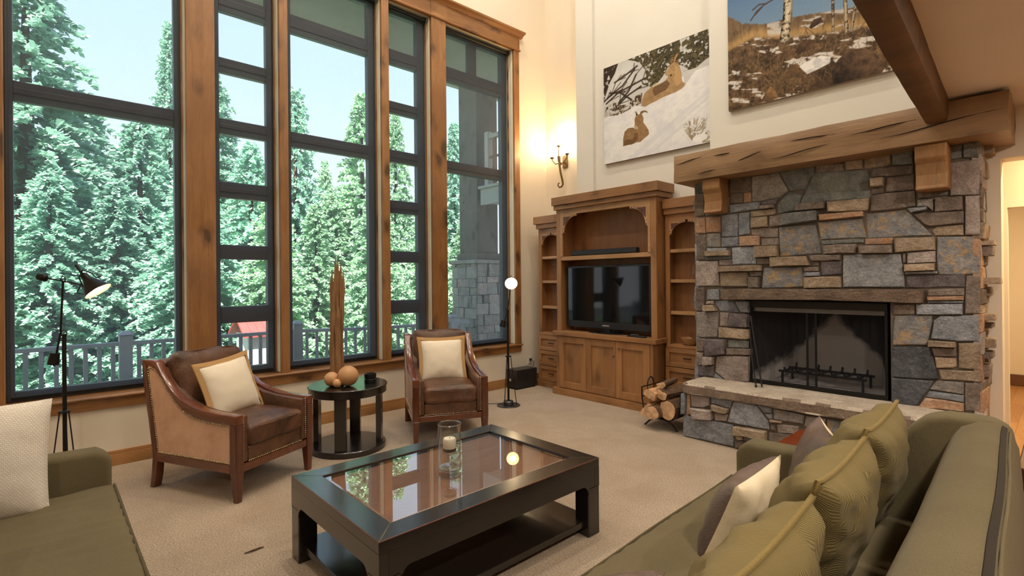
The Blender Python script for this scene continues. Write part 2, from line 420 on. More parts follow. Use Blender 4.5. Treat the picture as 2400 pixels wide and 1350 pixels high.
MT['green_h'] = m_fabric('olive_herringbone', (0.125, 0.092, 0.034), (0.220, 0.170, 0.072), 300, 0.35, big=0.15, weave=95, sheen=0.04)
MT['green_cord'] = m_fabric('olive_welt', (0.16, 0.115, 0.038), (0.25, 0.18, 0.065), 300, 0.3)
MT['welt_dark'] = m_fabric('dark_olive_welt', (0.060, 0.046, 0.022), (0.10, 0.078, 0.040), 300, 0.3)
MT['tape'] = m_fabric('brown_trim_tape', (0.018, 0.014, 0.009), (0.034, 0.027, 0.018), 300, 0.3)
MT['mauve'] = m_leather('mauve_brown_leather', (0.095, 0.066, 0.055), (0.19, 0.140, 0.118), 0.34, 0.3, 3.0)
MT['ivory'] = m_leather('ivory_hide', (0.68, 0.56, 0.38), (0.80, 0.70, 0.52), 0.5, 0.1, 3.0)
MT['tvglass'] = m_plain('tv_screen', (0.006, 0.007, 0.008), 0.06, spec=0.6)
MT['drift'] = m_wood('driftwood', (0.17, 0.085, 0.035), (0.44, 0.25, 0.115), 'z', 0.75, 0.0, sc=3.0, bmp=0.9)
MT['ball'] = m_wood('turned_maple', (0.48, 0.25, 0.11), (0.66, 0.40, 0.20), 'x', 0.5, 0.0, sc=1.6, bmp=0.05)
MT['wax'] = m_plain('candle_wax', (0.86, 0.78, 0.62), 0.5, var=0.03)
MT['cglass'] = m_glass('clear_glassware', (0.975, 0.98, 0.98), 0.07, 1.0, power=2.6)
MT['tglass'] = m_glass('table_glass', (0.97, 0.985, 0.98), 0.30, 1.0, power=3.0)
MT['green_edge'] = m_glass('glass_edge', (0.25, 0.65, 0.50), 0.1, 0.9)
MT['bark'] = m_stone('log_bark', (0.085, 0.048, 0.028), (0.26, 0.155, 0.095), None, tone=(0.85, 1.2), sc=4)
MT['split'] = m_wood('split_log_wood', (0.42, 0.22, 0.10), (0.72, 0.45, 0.25), 'y', 0.8, 0.0, sc=2.0, bmp=0.8)
MT['logend'] = m_plain('sawn_log_end', (0.70, 0.44, 0.26), 0.8, var=0.35, vs=20, bmp=0.4, bs=40)
MT['slab'] = m_stone('hearth_slab_stone', (0.42, 0.33, 0.25), (0.74, 0.66, 0.56), (0.40, 0.24, 0.10), 0.66, (1, 1), 0.8)
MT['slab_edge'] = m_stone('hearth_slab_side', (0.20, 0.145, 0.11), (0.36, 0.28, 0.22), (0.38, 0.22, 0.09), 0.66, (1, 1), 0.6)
MT['mortar'] = m_plain('dark_mortar', (0.165, 0.135, 0.105), 0.95, var=0.3, bmp=0.4, bs=40)
MT['ground'] = m_plain('meadow_grass', (0.16, 0.22, 0.07), 0.95, var=0.4, vs=1.0)
MT['deck'] = m_wood('grey_deck_boards', (0.10, 0.105, 0.11), (0.2, 0.2, 0.21), 'y', 0.8, 0.0)
MT['rail'] = m_plain('grey_painted_railing', (0.36, 0.38, 0.42), 0.6, var=0.15)
MT['porch'] = m_wood('weathered_timber', (0.11, 0.09, 0.075), (0.20, 0.165, 0.14), 'z', 0.8, 0.5)
MT['soffit'] = m_plain('grey_soffit', (0.40, 0.38, 0.40), 0.8, var=0.1)
MT['siding'] = m_plain('pale_grey_board', (0.42, 0.43, 0.42), 0.8, var=0.1)
MT['redroof'] = m_plain('red_metal_roof', (0.50, 0.07, 0.06), 0.5, var=0.2)
MT['shedwall'] = m_plain('white_shed_boards', (0.75, 0.74, 0.72), 0.7, var=0.1)
MT['trunk'] = m_plain('spruce_bark', (0.10, 0.07, 0.05), 0.9, var=0.5, vs=20)
MT['lamp_on'] = m_emit('lit_bulb', (1.0, 0.80, 0.50), 40.0)
MT['unseen_lens'] = m_emit('unseen_downlight_lens', (1.0, 0.85, 0.62), 6.0)  # glowing lenses of the added, unseen ceiling lights
MT['shade_in'] = m_plain('lamp_reflector', (0.80, 0.66, 0.46), 0.4, var=0.05)
MT['bowl'] = m_wood('maple_bowl', (0.42, 0.22, 0.10), (0.60, 0.36, 0.18), 'x', 0.45, 0.0)
MT['rust'] = m_plain('aged_bronze', (0.20, 0.12, 0.055), 0.5, metal=0.5, var=0.4, vs=30)
STN = {
 'b': m_stone('blue_grey_slate', (0.173, 0.191, 0.225), (0.468, 0.490, 0.542), (0.30, 0.20, 0.10), 0.64),
 'g': m_stone('green_grey_slate', (0.134, 0.145, 0.138), (0.336, 0.345, 0.327), (0.30, 0.20, 0.09), 0.72),
 'n': m_stone('brown_ledgestone', (0.134, 0.105, 0.087), (0.367, 0.305, 0.266), (0.30, 0.17, 0.08), 0.68),
 'd': m_stone('dark_purple_stone', (0.077, 0.066, 0.073), (0.257, 0.226, 0.240), None),
 't': m_stone('tan_ledgestone', (0.256, 0.191, 0.134), (0.578, 0.459, 0.344), (0.38, 0.22, 0.09), 0.62),
 'r': m_stone('rusty_stone', (0.320, 0.191, 0.120), (0.593, 0.403, 0.283), (0.42, 0.19, 0.07), 0.55),
 'p': m_stone('pinkish_grey_stone', (0.275, 0.224, 0.204), (0.625, 0.539, 0.506), (0.38, 0.24, 0.14), 0.66),
 'u': m_stone('mixed_grey_brown_stone', (0.192, 0.178, 0.169), (0.468, 0.426, 0.404), (0.33, 0.19, 0.09), 0.60),
 'o': m_stone('ochre_veined_slate', (0.154, 0.161, 0.180), (0.375, 0.362, 0.353), (0.44, 0.29, 0.13), 0.52),
 's': m_stone('large_blue_slate', (0.179, 0.187, 0.204), (0.422, 0.426, 0.438), (0.30, 0.21, 0.12), 0.66),
 'k': m_stone('black_slate', (0.050, 0.053, 0.064), (0.165, 0.173, 0.201), None),
 'L': m_stone('lintel_stone', (0.150, 0.105, 0.078), (0.31, 0.235, 0.18), (0.36, 0.28, 0.21), 0.62),
 'w': m_stone('porch_stone', (0.30, 0.28, 0.26), (0.52, 0.49, 0.45), (0.42, 0.30, 0.18), 0.66),
}
def m_knit():
    m, nt, b, _ = new_mat('white_basket_knit')
    v = coords(nt, (1, 1, 1), False)
    ck = N(nt, 'ShaderNodeTexBrick'); ck.inputs['Scale'].default_value = 46; ck.inputs['Mortar Size'].default_value = 0.035
    ck.inputs['Brick Width'].default_value = 0.55; ck.inputs['Row Height'].default_value = 0.4
    ck.inputs['Color1'].default_value = (0.80, 0.76, 0.70, 1); ck.inputs['Color2'].default_value = (0.74, 0.69, 0.62, 1); ck.inputs['Mortar'].default_value = (0.50, 0.42, 0.33, 1)
    rot = N(nt, 'ShaderNodeMapping'); rot.inputs['Rotation'].default_value = (PI / 2, 0, 0.0)
    nt.links.new(v, rot.inputs[0]); nt.links.new(rot.outputs[0], ck.inputs['Vector'])
    nt.links.new(ck.outputs['Color'], b.inputs['Base Color']); b.inputs['Roughness'].default_value = 0.95
    iv = N(nt, 'ShaderNodeMath'); iv.operation = 'SUBTRACT'; iv.inputs[0].default_value = 1.0; nt.links.new(ck.outputs['Fac'], iv.inputs[1])
    bump(nt, b, iv.outputs[0], 0.5, 0.004); return m
MT['knit'] = m_knit()
def m_stripe():
    m, nt, b, _ = new_mat('striped_pillow_linen')
    w = N(nt, 'ShaderNodeTexWave'); w.inputs['Scale'].default_value = 22; w.inputs['Distortion'].default_value = 0.8; w.bands_direction = 'X'
    nt.links.new(coords(nt, rnd=False), w.inputs['Vector'])
    nt.links.new(ramp(nt, w.outputs['Fac'], [(0.3, (0.55, 0.44, 0.42)), (0.6, (0.78, 0.72, 0.66))]), b.inputs['Base Color']); b.inputs['Roughness'].default_value = 0.95
    return m
MT['stripe'] = m_stripe()
def m_carpet():
    m, nt, b, _ = new_mat('beige_cut_pile_carpet')
    v = coords(nt, rnd=False)
    f = noise_n(nt, v, 105, 4, 0.8)
    col = ramp(nt, f, [(0.32, (0.20, 0.14, 0.09)), (0.5, (0.54, 0.425, 0.315)), (0.68, (0.84, 0.71, 0.57))])
    lo = noise_n(nt, v, 2.6, 4, 0.6, 0.6)
    col = mixc(nt, ramp(nt, lo, [(0.38, (0.35,) * 3), (0.62, (0, 0, 0))]), col, (0.36, 0.255, 0.165))
    nt.links.new(col, b.inputs['Base Color']); b.inputs['Roughness'].default_value = 1.0; b.inputs['Specular IOR Level'].default_value = 0.1
    b.inputs['Sheen Weight'].default_value = 0.15
    ad = N(nt, 'ShaderNodeMath'); ad.operation = 'ADD'; nt.links.new(f, ad.inputs[0])
    ml = N(nt, 'ShaderNodeMath'); ml.operation = 'MULTIPLY'; ml.inputs[1].default_value = 1.2; nt.links.new(noise_n(nt, v, 30, 3, 0.6), ml.inputs[0]); nt.links.new(ml.outputs[0], ad.inputs[1])
    bump(nt, b, ad.outputs[0], 0.9, 0.012); return m
MT['carpet'] = m_carpet()
def m_woodfloor():
    m, nt, b, _ = new_mat('oak_floor')
    v = coords(nt, rnd=False)
    br = N(nt, 'ShaderNodeTexBrick'); br.inputs['Scale'].default_value = 1.0; br.inputs['Brick Width'].default_value = 1.1; br.inputs['Row Height'].default_value = 0.12
    br.inputs['Mortar Size'].default_value = 0.0015; br.inputs['Color1'].default_value = (0.38, 0.19, 0.075, 1); br.inputs['Color2'].default_value = (0.48, 0.26, 0.105, 1); br.inputs['Mortar'].default_value = (0.12, 0.05, 0.02, 1)
    mp = N(nt, 'ShaderNodeMapping'); mp.inputs['Rotation'].default_value = (0, 0, PI / 2); nt.links.new(v, mp.inputs[0]); nt.links.new(mp.outputs[0], br.inputs['Vector'])
    g = noise_n(nt, coords(nt, (7, 0.9, 7), False), 2.0, 6, 0.6, 2.5)
    col = mixc(nt, ramp(nt, g, [(0.46, (0.0,) * 3), (0.5, (0.5,) * 3), (0.54, (0.0,) * 3)]), br.outputs['Color'], (0.24, 0.10, 0.03))
    nt.links.new(col, b.inputs['Base Color']); b.inputs['Roughness'].default_value = 0.35; return m
MT['woodfloor'] = m_woodfloor()
def m_leaf(name, c1, c2):
    m = bpy.data.materials.new(name); m.use_nodes = True; nt = m.node_tree; nt.nodes.clear()
    o = N(nt, 'ShaderNodeOutputMaterial'); d = N(nt, 'ShaderNodeBsdfDiffuse'); t = N(nt, 'ShaderNodeBsdfTranslucent'); mx = N(nt, 'ShaderNodeMixShader')
    mx.inputs[0].default_value = 0.3
    col = ramp(nt, noise_n(nt, coords(nt), 1.3, 3), [(0.3, c1), (0.7, c2)])
    col = rand_tone(nt, col, 0.85, 1.15)
    nt.links.new(col, d.inputs[0]); nt.links.new(col, t.inputs[0])
    nt.links.new(d.outputs[0], mx.inputs[1]); nt.links.new(t.outputs[0], mx.inputs[2]); nt.links.new(mx.outputs[0], o.inputs[0]); return m
MT['needle_b'] = m_leaf('blue_spruce_needles', (0.25, 0.45, 0.36), (0.46, 0.70, 0.57))
MT['needle_g'] = m_leaf('fir_needles', (0.28, 0.46, 0.31), (0.50, 0.70, 0.48))
def m_firebrick():
    m, nt, b, _ = new_mat('sooted_firebrick')
    tc = N(nt, 'ShaderNodeTexCoord'); sp = N(nt, 'ShaderNodeSeparateXYZ'); nt.links.new(tc.outputs['Object'], sp.inputs[0])
    ab = N(nt, 'ShaderNodeMath'); ab.operation = 'SUBTRACT'; ab.inputs[1].default_value = 3.98; nt.links.new(sp.outputs[0], ab.inputs[0])
    a2 = N(nt, 'ShaderNodeMath'); a2.operation = 'ABSOLUTE'; nt.links.new(ab.outputs[0], a2.inputs[0])
    a3 = N(nt, 'ShaderNodeMath'); a3.operation = 'MULTIPLY'; a3.inputs[1].default_value = 1.05; nt.links.new(a2.outputs[0], a3.inputs[0])
    a4 = N(nt, 'ShaderNodeMath'); a4.operation = 'ADD'; nt.links.new(a3.outputs[0], a4.inputs[0]); nt.links.new(sp.outputs[2], a4.inputs[1])
    nz = noise_n(nt, coords(nt, rnd=False), 9, 4); a5 = N(nt, 'ShaderNodeMath'); a5.operation = 'MULTIPLY_ADD'; a5.inputs[1].default_value = 0.16
    nt.links.new(nz, a5.inputs[0]); nt.links.new(a4.outputs[0], a5.inputs[2])
    mr = N(nt, 'ShaderNodeMapRange'); mr.inputs[1].default_value = 1.22; mr.inputs[2].default_value = 1.30; nt.links.new(a5.outputs[0], mr.inputs[0])
    col = mixc(nt, mr.outputs[0], (0.62, 0.60, 0.60), (0.03, 0.027, 0.027))
    nt.links.new(col, b.inputs['Base Color']); b.inputs['Roughness'].default_value = 0.9; return m
MT['firebrick'] = m_firebrick()

# ------------------------------------------------------------------ room shell
Y_BACK, Y_SCON = 0.60, 1.01
struct(MB().box(0, 5.15, -9, 1.2, -0.08, 0).build('floor', MT['carpet']))
struct(MB().box(5.15, 9, -9, 5.4, -0.08, 0).box(4.3, 5.15, 1.2, 5.4, -0.08, 0).build('floor_wood', MT['woodfloor']))
OPEN = [(-5.043, -3.838), (-3.602, -3.01), (-2.924, -1.842), (-1.746, -1.137), (-0.911, 0.300)]
wl_ = MB().box(-0.22, 0, -9, 1.2, -0.1, 0.60).box(-0.22, 0, 0.300, 1.2, 0.60, Z_HIGH).box(-0.22, 0, -9, -5.28, 0.60, Z_HIGH).box(-0.22, 0, -5.28, 0.300, 4.97, Z_HIGH)
struct(wl_.build('wall_left', MT['wall']))
wb = MB().box(-0.22, 0.85, Y_SCON, 1.2, 0, Z_HIGH)
struct(wb.build('wall_back_corner', MT['wall']))
wb = MB().box(0.845, 1.137, 0.74, 1.2, 0, Z_HIGH).box(1.137, 2.95, 0.80, 1.2, 0, Z_HIGH)
struct(wb.build('wall_back', MT['wall_hi']))
wb = (MB().box(2.87, 4.95, Y_BACK, 1.2, 1.45, Z_HIGH).box(2.87, 3.30, Y_BACK, 1.2, 0, 1.45).box(4.66, 4.95, Y_BACK, 1.2, 0, 1.45)
      .box(3.30, 4.66, 0.95, 1.2, 0, 1.45))
struct(wb.build('wall_chimney', MT['wall_hi']))
wb = MB().box(4.95, 5.186, Y_BACK, 0.80, 0, Z_LOW).box(5.186, 6.5, Y_BACK, 0.80, 2.45, Z_LOW).box(6.5, 9, Y_BACK, 0.80, 0, Z_LOW)
struct(wb.build('wall_doorway', MT['wall']))
wb = MB().box(4.3, 5.161, 1.6, 1.72, 0, Z_LOW).box(5.161, 6.3, 1.6, 1.72, 2.167, Z_LOW).box(6.3, 7.0, 1.6, 1.72, 0, Z_LOW).box(4.2, 4.3, 1.2, 5.5, 0, Z_LOW).box(7.0, 7.1, 0.8, 5.5, 0, Z_LOW).box(4.2, 7.1, 5.3, 5.4, 0, Z_LOW)
struct(wb.build('wall_hall', MT['wall']))
struct(MB().box(4.3, 7.0, 5.27, 5.3, 0, 0.16).box(4.3, 5.161, 1.57, 1.6, 0, 0.16).build('baseboard_hall', MT['base_x'], bevel=0.006))
struct(MB().box(-0.22, 5.43, -9, 1.2, Z_HIGH, Z_HIGH + 0.1).build('ceiling', MT['wall_hi']))
struct(MB().prism([(4.893, 0.0), (5.35, -9), (9, -9), (9, 5.5), (4.2, 5.5), (4.2, 1.2), (4.893, 1.2)], 'z', Z_LOW, Z_LOW + 0.08).build('ceiling_low', MT['ceil']))
struct(MB().prism([(4.87, 1.2), (4.87, 0.0), (5.33, -9), (5.43, -9), (4.97, 0.0), (4.97, 1.2)], 'z', Z_LOW + 0.03, Z_HIGH + 0.1).build('wall_loft', MT['wall_hi']))
struct(MB().box(-0.22, 9, -9.1, -9.0, 0, Z_HIGH).build('wall_rear', MT['wall']))
struct(MB().box(9.0, 9.1, -9, 5.5, 0, Z_LOW).build('wall_right', MT['wall']))
def unseen_can(x, y, z, lab):  # fixture added to go with each unseen ceiling light
    t = thing('unseen_downlight', lab, 'ceiling light', (x, y, z), group='unseen downlights added in the ceilings')
    MB().lathe([(0.125, -0.002), (0.12, -0.012), (0.095, -0.012), (0.09, -0.002)], 24).build('trim_ring', MT['white'], t, smooth=40)
    MB().lathe([(0.09, -0.004), (0.0005, -0.004)], 24).build('lens', MT['unseen_lens'], t)
for (x, y) in HIGH_FILLS: unseen_can(x, y, Z_HIGH, 'unseen downlight added as fill in the high living room ceiling')
for (x, y) in LOW_FILLS: unseen_can(x, y, Z_LOW, 'unseen downlight added as fill in the low ceiling behind the sofa')
unseen_ceiling_light((5.9, 1.2, Z_LOW - 0.03), 30.0, (1.0, 0.74, 0.40), 0.14)  # unseen hall lights, added for the warm glow beyond the doorway
unseen_ceiling_light((5.6, 3.4, Z_LOW - 0.03), 42.0, (1.0, 0.74, 0.40), 0.14)
for y in (1.2,): unseen_can(5.9, y, Z_LOW, 'unseen downlight added just inside the hall doorway')
unseen_can(5.6, 3.4, Z_LOW, 'unseen downlight added deep in the hall')

# baseboards
def baseboard(name, x0, x1, y0, y1, mat):
    m = MB()
    if x1 - x0 < y1 - y0: m.box(x0, x1 - 0.004, y0, y1, 0, 0.095).box(x0, x1 - 0.010, y0, y1, 0.095, 0.128)
    else: m.box(x0, x1, y0 + 0.004, y1, 0, 0.095).box(x0, x1, y0 + 0.010, y1, 0.095, 0.128)
    return struct(m.build(name, mat, bevel=0.003))
baseboard('baseboard_left', 0, 0.024, -9, 1.01, MT['base_y'])
baseboard('baseboard_back', 0.024, 0.845, 0.986, 1.01, MT['trim_x'])

# window posts and trims
POSTS = [(-5.28, -5.043), (-3.838, -3.602), (-3.01, -2.924), (-1.842, -1.746), (-1.137, -0.911), (0.300, 0.407)]
for i, (a, b) in enumerate(POSTS):
    m = MB().box(-0.21 if i < 5 else -0.0, 0.032, a, b, 0.612, 4.95)
    o = struct(m.build('trim_%d' % (i + 1), MT['post'], bevel=0.004))
    # jamb stops standing proud inside the reveal
    if i > 0:
        bx('jamb_stop', MT['post'], -0.10, -0.075, a - 0.022, a + 0.002, 0.62, 4.94, o, 0.002)
        bx('jamb_liner', MT['pale'], -0.20, -0.012, a - 0.010, a + 0.001, 0.62, 4.94, o, 0.002)
o = struct(MB().prism([(-0.21, 0.585), (0.045, 0.585), (0.052, 0.598), (0.045, 0.612), (-0.21, 0.620)], 'y', -5.32, 0.430).build('trim_7', MT['trim_y'], bevel=0.003))
bx('apron', MT['trim_y'], 0.0, 0.022, -5.30, 0.415, 0.497, 0.585, o, 0.003)
o = struct(MB().box(0.0, 0.036, -5.30, 0.408, 4.968, 5.150).build('trim_8', MT['trim_y'], bevel=0.003))
MB().prism([(0, 4.943), (0.046, 4.943), (0.054, 4.957), (0.046, 4.970), (0, 4.970)], 'y', -5.31, 0.425).build('bead', MT['trim_y'], o, 0.002)
MB().prism([(0, 5.150), (0.045, 5.150), (0.058, 5.168), (0.085, 5.180), (0.118, 5.190), (0.122, 5.212), (0, 5.212)], 'y', -5.38, 0.470).build('crown', MT['trim_y'], o, 0.002)
for (a, b) in ((-5.28, -5.043), (-3.838, -3.602), (-1.15, -0.898), (0.395, 0.41)):
    bx('block', MT['trim_y'], 0.0, 0.044, a, b, 4.965, 5.152, o, 0.003)
bx('head_liner', MT['pale'], -0.21, 0.0, -5.04, 0.30, 4.945, 4.97, o, 0.002)  # pale colour stands in for daylight reflected along the window heads

# windows
GLR = [-3.909, -3.092, -1.942, -1.262, 0.186]; GLL = [-4.992, -3.53, -2.84, -1.66, -0.83]
BIG = [(0.62, 0.70), (3.02, 3.18), (4.255, 4.45), (4.87, 4.95)]
SMALL = [(0.62, 0.70), (1.15, 1.317), (1.787, 1.93), (2.40, 2.56), (3.035, 3.185), (3.645, 3.79), (4.252, 4.435), (4.87, 4.95)]
SHADE_LABEL = ['grey solar roller shade over the widest, leftmost picture window', 'grey solar roller shade over the ladder window right of the widest post',
               'grey solar roller shade over the middle picture window', 'grey solar roller shade over the narrowest ladder window', 'grey solar roller shade over the picture window beside the corner sconce']
for i in range(5):
    a, b = OPEN[i]
    w = thing('window_%d' % (i + 1), None, None, (0, 0, 0), kind='structure')
    bx('stile', MT['bronze'], -0.205, -0.125, a, GLL[i], 0.62, 4.95, w, 0.006)
    bx('stile', MT['bronze'], -0.205, -0.125, GLR[i], b - 0.004, 0.62, 4.95, w, 0.006)
    rails = BIG if i in (0, 2, 4) else SMALL
    for k, (z0, z1) in enumerate(rails):
        hung = i in (1, 3) and k in (1, 2)
        r_ = MB().box(-0.20, -0.118 if hung else -0.13, GLL[i], GLR[i], z0, z1)
        if 0 < k < len(rails) - 1: r_.box(-0.205, -0.122, GLL[i], GLR[i], z0 + 0.055, z1 - 0.055)
        r_.build('rail', MT['bronze'], w, 0.005)
        if k: 
            p = MB().box(-0.168, -0.160, GLL[i] - 0.01, GLR[i] + 0.01, rails[k - 1][1] - 0.01, z0 + 0.01)
            p.build('pane', MT['glass'], w)
    if i == 4: bx('mullion', MT['bronze'], -0.20, -0.13, -0.415, -0.275, 4.45, 4.87, w, 0.005)
    if i in (1, 3):
        MB().tube([(-0.112, (GLL[i] + GLR[i]) / 2 - 0.05, 0.665), (-0.095, (GLL[i] + GLR[i]) / 2, 0.662), (-0.112, (GLL[i] + GLR[i]) / 2 + 0.05, 0.665)], 0.006).build('crank', MT['black'], w, smooth=40)
    s = thing('roller_shade', SHADE_LABEL[i], 'roller shade', (-0.055, (a + b) / 2, 4.9), group='solar shades in front of the windows')
    h = (b - a) / 2
    MB().tube([(0, -h + 0.025, 0), (0, h - 0.045, 0)], 0.027, 14).build('roller_tube', MT['black'], s, smooth=40)
    for sy in (-h + 0.015, h - 0.040):
        MB().tube([(0, sy - 0.006, 0.004), (0, sy + 0.006, 0.004)], 0.036, 14).build('bracket', MT['steel'], s, smooth=40)
    MB().box(-0.0285, -0.0278, -h + 0.028, h - 0.048, -4.235, 0.0).build('shade_cloth', MT['screen'], s)
    bx('hem_bar', MT['black'], -0.034, -0.022, -h + 0.028, h - 0.048, -4.262, -4.235, s, 0.003)

# ------------------------------------------------------------------ outside
struct(MB().box(-60, -0.2, -40, 45, -2.9, -2.7).build('floor_meadow', MT['ground']))
dk = thing('deck', 'grey boarded deck outside the tall windows', 'deck', (0, 0, -0.14))
for k in range(19):
    bx('plank', MT['deck'], -3.02 + k * 0.145, -3.02 + k * 0.145 + 0.138, -7.5, 4.0, -0.03, 0, dk, 0.003)
bx('joist_frame', MT['porch'], -3.0, -0.25, -7.5, 4.0, -0.30, -0.03, dk, 0.0)
for y in (-6.5, -3.0, 0.5, 3.5):
    bx('pier', MT['porch'], -2.9, -2.7, y - 0.1, y + 0.1, -2.6, -0.3, dk, 0.0)
def railing(name, label, pts, zf, zt, mat, post_w, bal_w, gap, posts, cap=True):
    """pts: list of (x,y) corners; posts at listed parametric points"""
    r = thing(name, label, 'railing', (pts[0][0], pts[0][1], zf))
    ox, oy = pts[0]
    for (px, py) in posts:
        bx('post', mat, px - ox - post_w / 2, px - ox + post_w / 2, py - oy - post_w / 2, py - oy + post_w / 2, 0, zt - zf + 0.09, r, 0.006)
        MB().frustum((px - ox - post_w / 2 - 0.02, px - ox + post_w / 2 + 0.02, py - oy - post_w / 2 - 0.02, py - oy + post_w / 2 + 0.02), zt - zf + 0.09,
                     (px - ox - post_w / 4, px - ox + post_w / 4, py - oy - post_w / 4, py - oy + post_w / 4), zt - zf + 0.14).build('post_cap', mat, r, 0.004)
    for (p, q) in zip(pts[:-1], pts[1:]):
        d = Vector((q[0] - p[0], q[1] - p[1], 0)); L = d.length; d.normalize(); nrm = Vector((-d.y, d.x, 0))
        def bar(nm, z0, z1, w):
            a = Vector((p[0] - ox, p[1] - oy, 0)); b = a + d * L
            c = [a - nrm * w, b - nrm * w, b + nrm * w, a + nrm * w]
            MB().prism([(v.x, v.y) for v in c], 'z', z0, z1).build(nm, mat, r, 0.004)
        bar('top_rail', zt - zf - 0.05, zt - zf, 0.045); bar('bottom_rail', 0.08, 0.13, 0.03)
        n = int(L / gap); bm_ = None
        for k in range(1, n):
            c = Vector((p[0] - ox, p[1] - oy, 0)) + d * (L * k / n)
            if any((c.x + ox - px) ** 2 + (c.y + oy - py) ** 2 < (post_w * 0.75) ** 2 for px, py in posts): continue
            if bm_ is None:
                bm_ = MB().box(-bal_w / 2, bal_w / 2, -bal_w / 2, bal_w / 2, 0.13, zt - zf - 0.05).mesh('baluster', 0.003, 1)
            o = obj('baluster', bm_, mat, r); o.location = (c.x, c.y, 0); o.rotation_euler = (0, 0, math.atan2(d.y, d.x))
    return r
railing('deck_railing', 'grey deck railing with square balusters along the windows', [(-2.8, -7.3), (-2.8, -1.84), (-2.3, -0.76), (-2.15, 1.1)], -0.14, 0.80, MT['rail'], 0.14, 0.045, 0.135,
        [(-2.8, -6.6), (-2.8, -4.03), (-2.8, -1.84), (-2.3, -0.76), (-2.15, 0.72)])
# porch column with a stone base
cl = thing('porch_column', 'timber porch column on a tapered stone base, seen through the right window', 'column', (-2.40, 1.58, -0.14))
bx('core', MT['mortar'], -0.37, 0.37, -0.36, 0.36, 0, 2.02, cl, 0.0)
bx('cap_stone', STN['w'], -0.44, 0.44, -0.43, 0.43, 2.02, 2.09, cl, 0.012)
bx('timber', MT['porch'], -0.24, 0.32, -0.30, 0.22, 2.09, 5.6, cl, 0.01)
bx('plinth_trim', MT['porch'], -0.28, 0.36, -0.34, 0.26, 2.09, 2.22, cl, 0.008)
for k in range(6):
    bx('bolt', MT['steel'], -0.12 + 0.2 * (k % 2), -0.09 + 0.2 * (k % 2), -0.315, -0.30, 3.05 + 0.16 * (k // 2), 3.08 + 0.16 * (k // 2), cl, 0.004)
rg = random.Random(5)
def veneer(parent, face, u0, u1, z0, z1, base, mats, rng, hmin=0.10, hmax=0.26, wmin=0.10, wmax=0.34, out=0.03):
    z = z0
    while z < z1 - 0.02:
        h = min(rng.uniform(hmin, hmax), z1 - z)
        if z1 - z - h < 0.06: h = z1 - z
        u = u0
        while u < u1 - 0.01:
            w = min(rng.uniform(wmin, wmax), u1 - u)
            if u1 - u - w < 0.06: w = u1 - u
            stone_piece(parent, [(u, z), (u + w, z), (u + w, z + h), (u, z + h)], face, base, out * rng.uniform(0.4, 1.6), mats[rng.randrange(len(mats))], rng)
            u += w
        z += h
def stone_piece(parent, poly, face, base, proud, mat, rng, gap=0.001, name='stone'):
    """a rough stone: poly in (u,z); face = '-y' (front at y=base-proud) or '+x' / '-x' sides"""
    cx_ = sum(p[0] for p in poly) / len(poly); cz_ = sum(p[1] for p in poly) / len(poly)
    ring = []
    n = len(poly)
    for i in range(n):
        p, q = poly[i], poly[(i + 1) % n]
        L = math.hypot(q[0] - p[0], q[1] - p[1]); k = max(1, min(4, int(L / 0.11)))
        for j in range(k):
            t = j / k; x = p[0] + (q[0] - p[0]) * t; z = p[1] + (q[1] - p[1]) * t
            jt = 0.0 if j == 0 else rng.uniform(-0.004, 0.003)
            dx, dz = cx_ - x, cz_ - z; l = math.hypot(dx, dz) + 1e-6
            g = gap + jt + (0.003 if j == 0 else 0)
            g = min(g, l * 0.3)
            ring.append((x + dx / l * g, z + dz / l * g))
    m = len(ring); ins = min(0.010, 0.25 * min(max(p[0] for p in poly) - min(p[0] for p in poly), max(p[1] for p in poly) - min(p[1] for p in poly)))
    rim = []
    for (x, z) in ring:
        dx, dz = cx_ - x, cz_ - z; l = math.hypot(dx, dz) + 1e-6
        rim.append((x + dx / l * ins, z + dz / l * ins))
    tx, tz = rng.uniform(-0.05, 0.05), rng.uniform(-0.06, 0.06)
    def dep(x, z): return proud + (x - cx_) * tx + (z - cz_) * tz
    V_ = [(x, -0.03, z) for x, z in ring] + [(x, max(0.004, dep(x, z) - rng.uniform(0.003, 0.010)), z) for x, z in ring] + [(x, dep(x, z) + rng.uniform(-0.004, 0.005), z) for x, z in rim] + [(cx_, dep(cx_, cz_) + rng.uniform(-0.003, 0.006), cz_)]
    F_ = []
    for i in range(m):
        j = (i + 1) % m
        F_ += [(i, j, j + m, i + m), (i + m, j + m, j + 2 * m, i + 2 * m), (i + 2 * m, j + 2 * m, 3 * m)]
    P = []
    for (u, d, z) in V_:
        if face == '-y': P.append((u, base - d, z))
        elif face == '+x': P.append((base + d, u, z))
        else: P.append((base - d, u, z))
    return MB().add(P, F_).build(name, mat, parent)
veneer(cl, '-y', -0.37, 0.37, 0.0, 2.02, -0.36, [STN['w'], STN['w'], STN['u'], STN['p']], rg)
veneer(cl, '+x', -0.36, 0.36, 0.0, 2.02, 0.37, [STN['w'], STN['w'], STN['u'], STN['p']], rg)
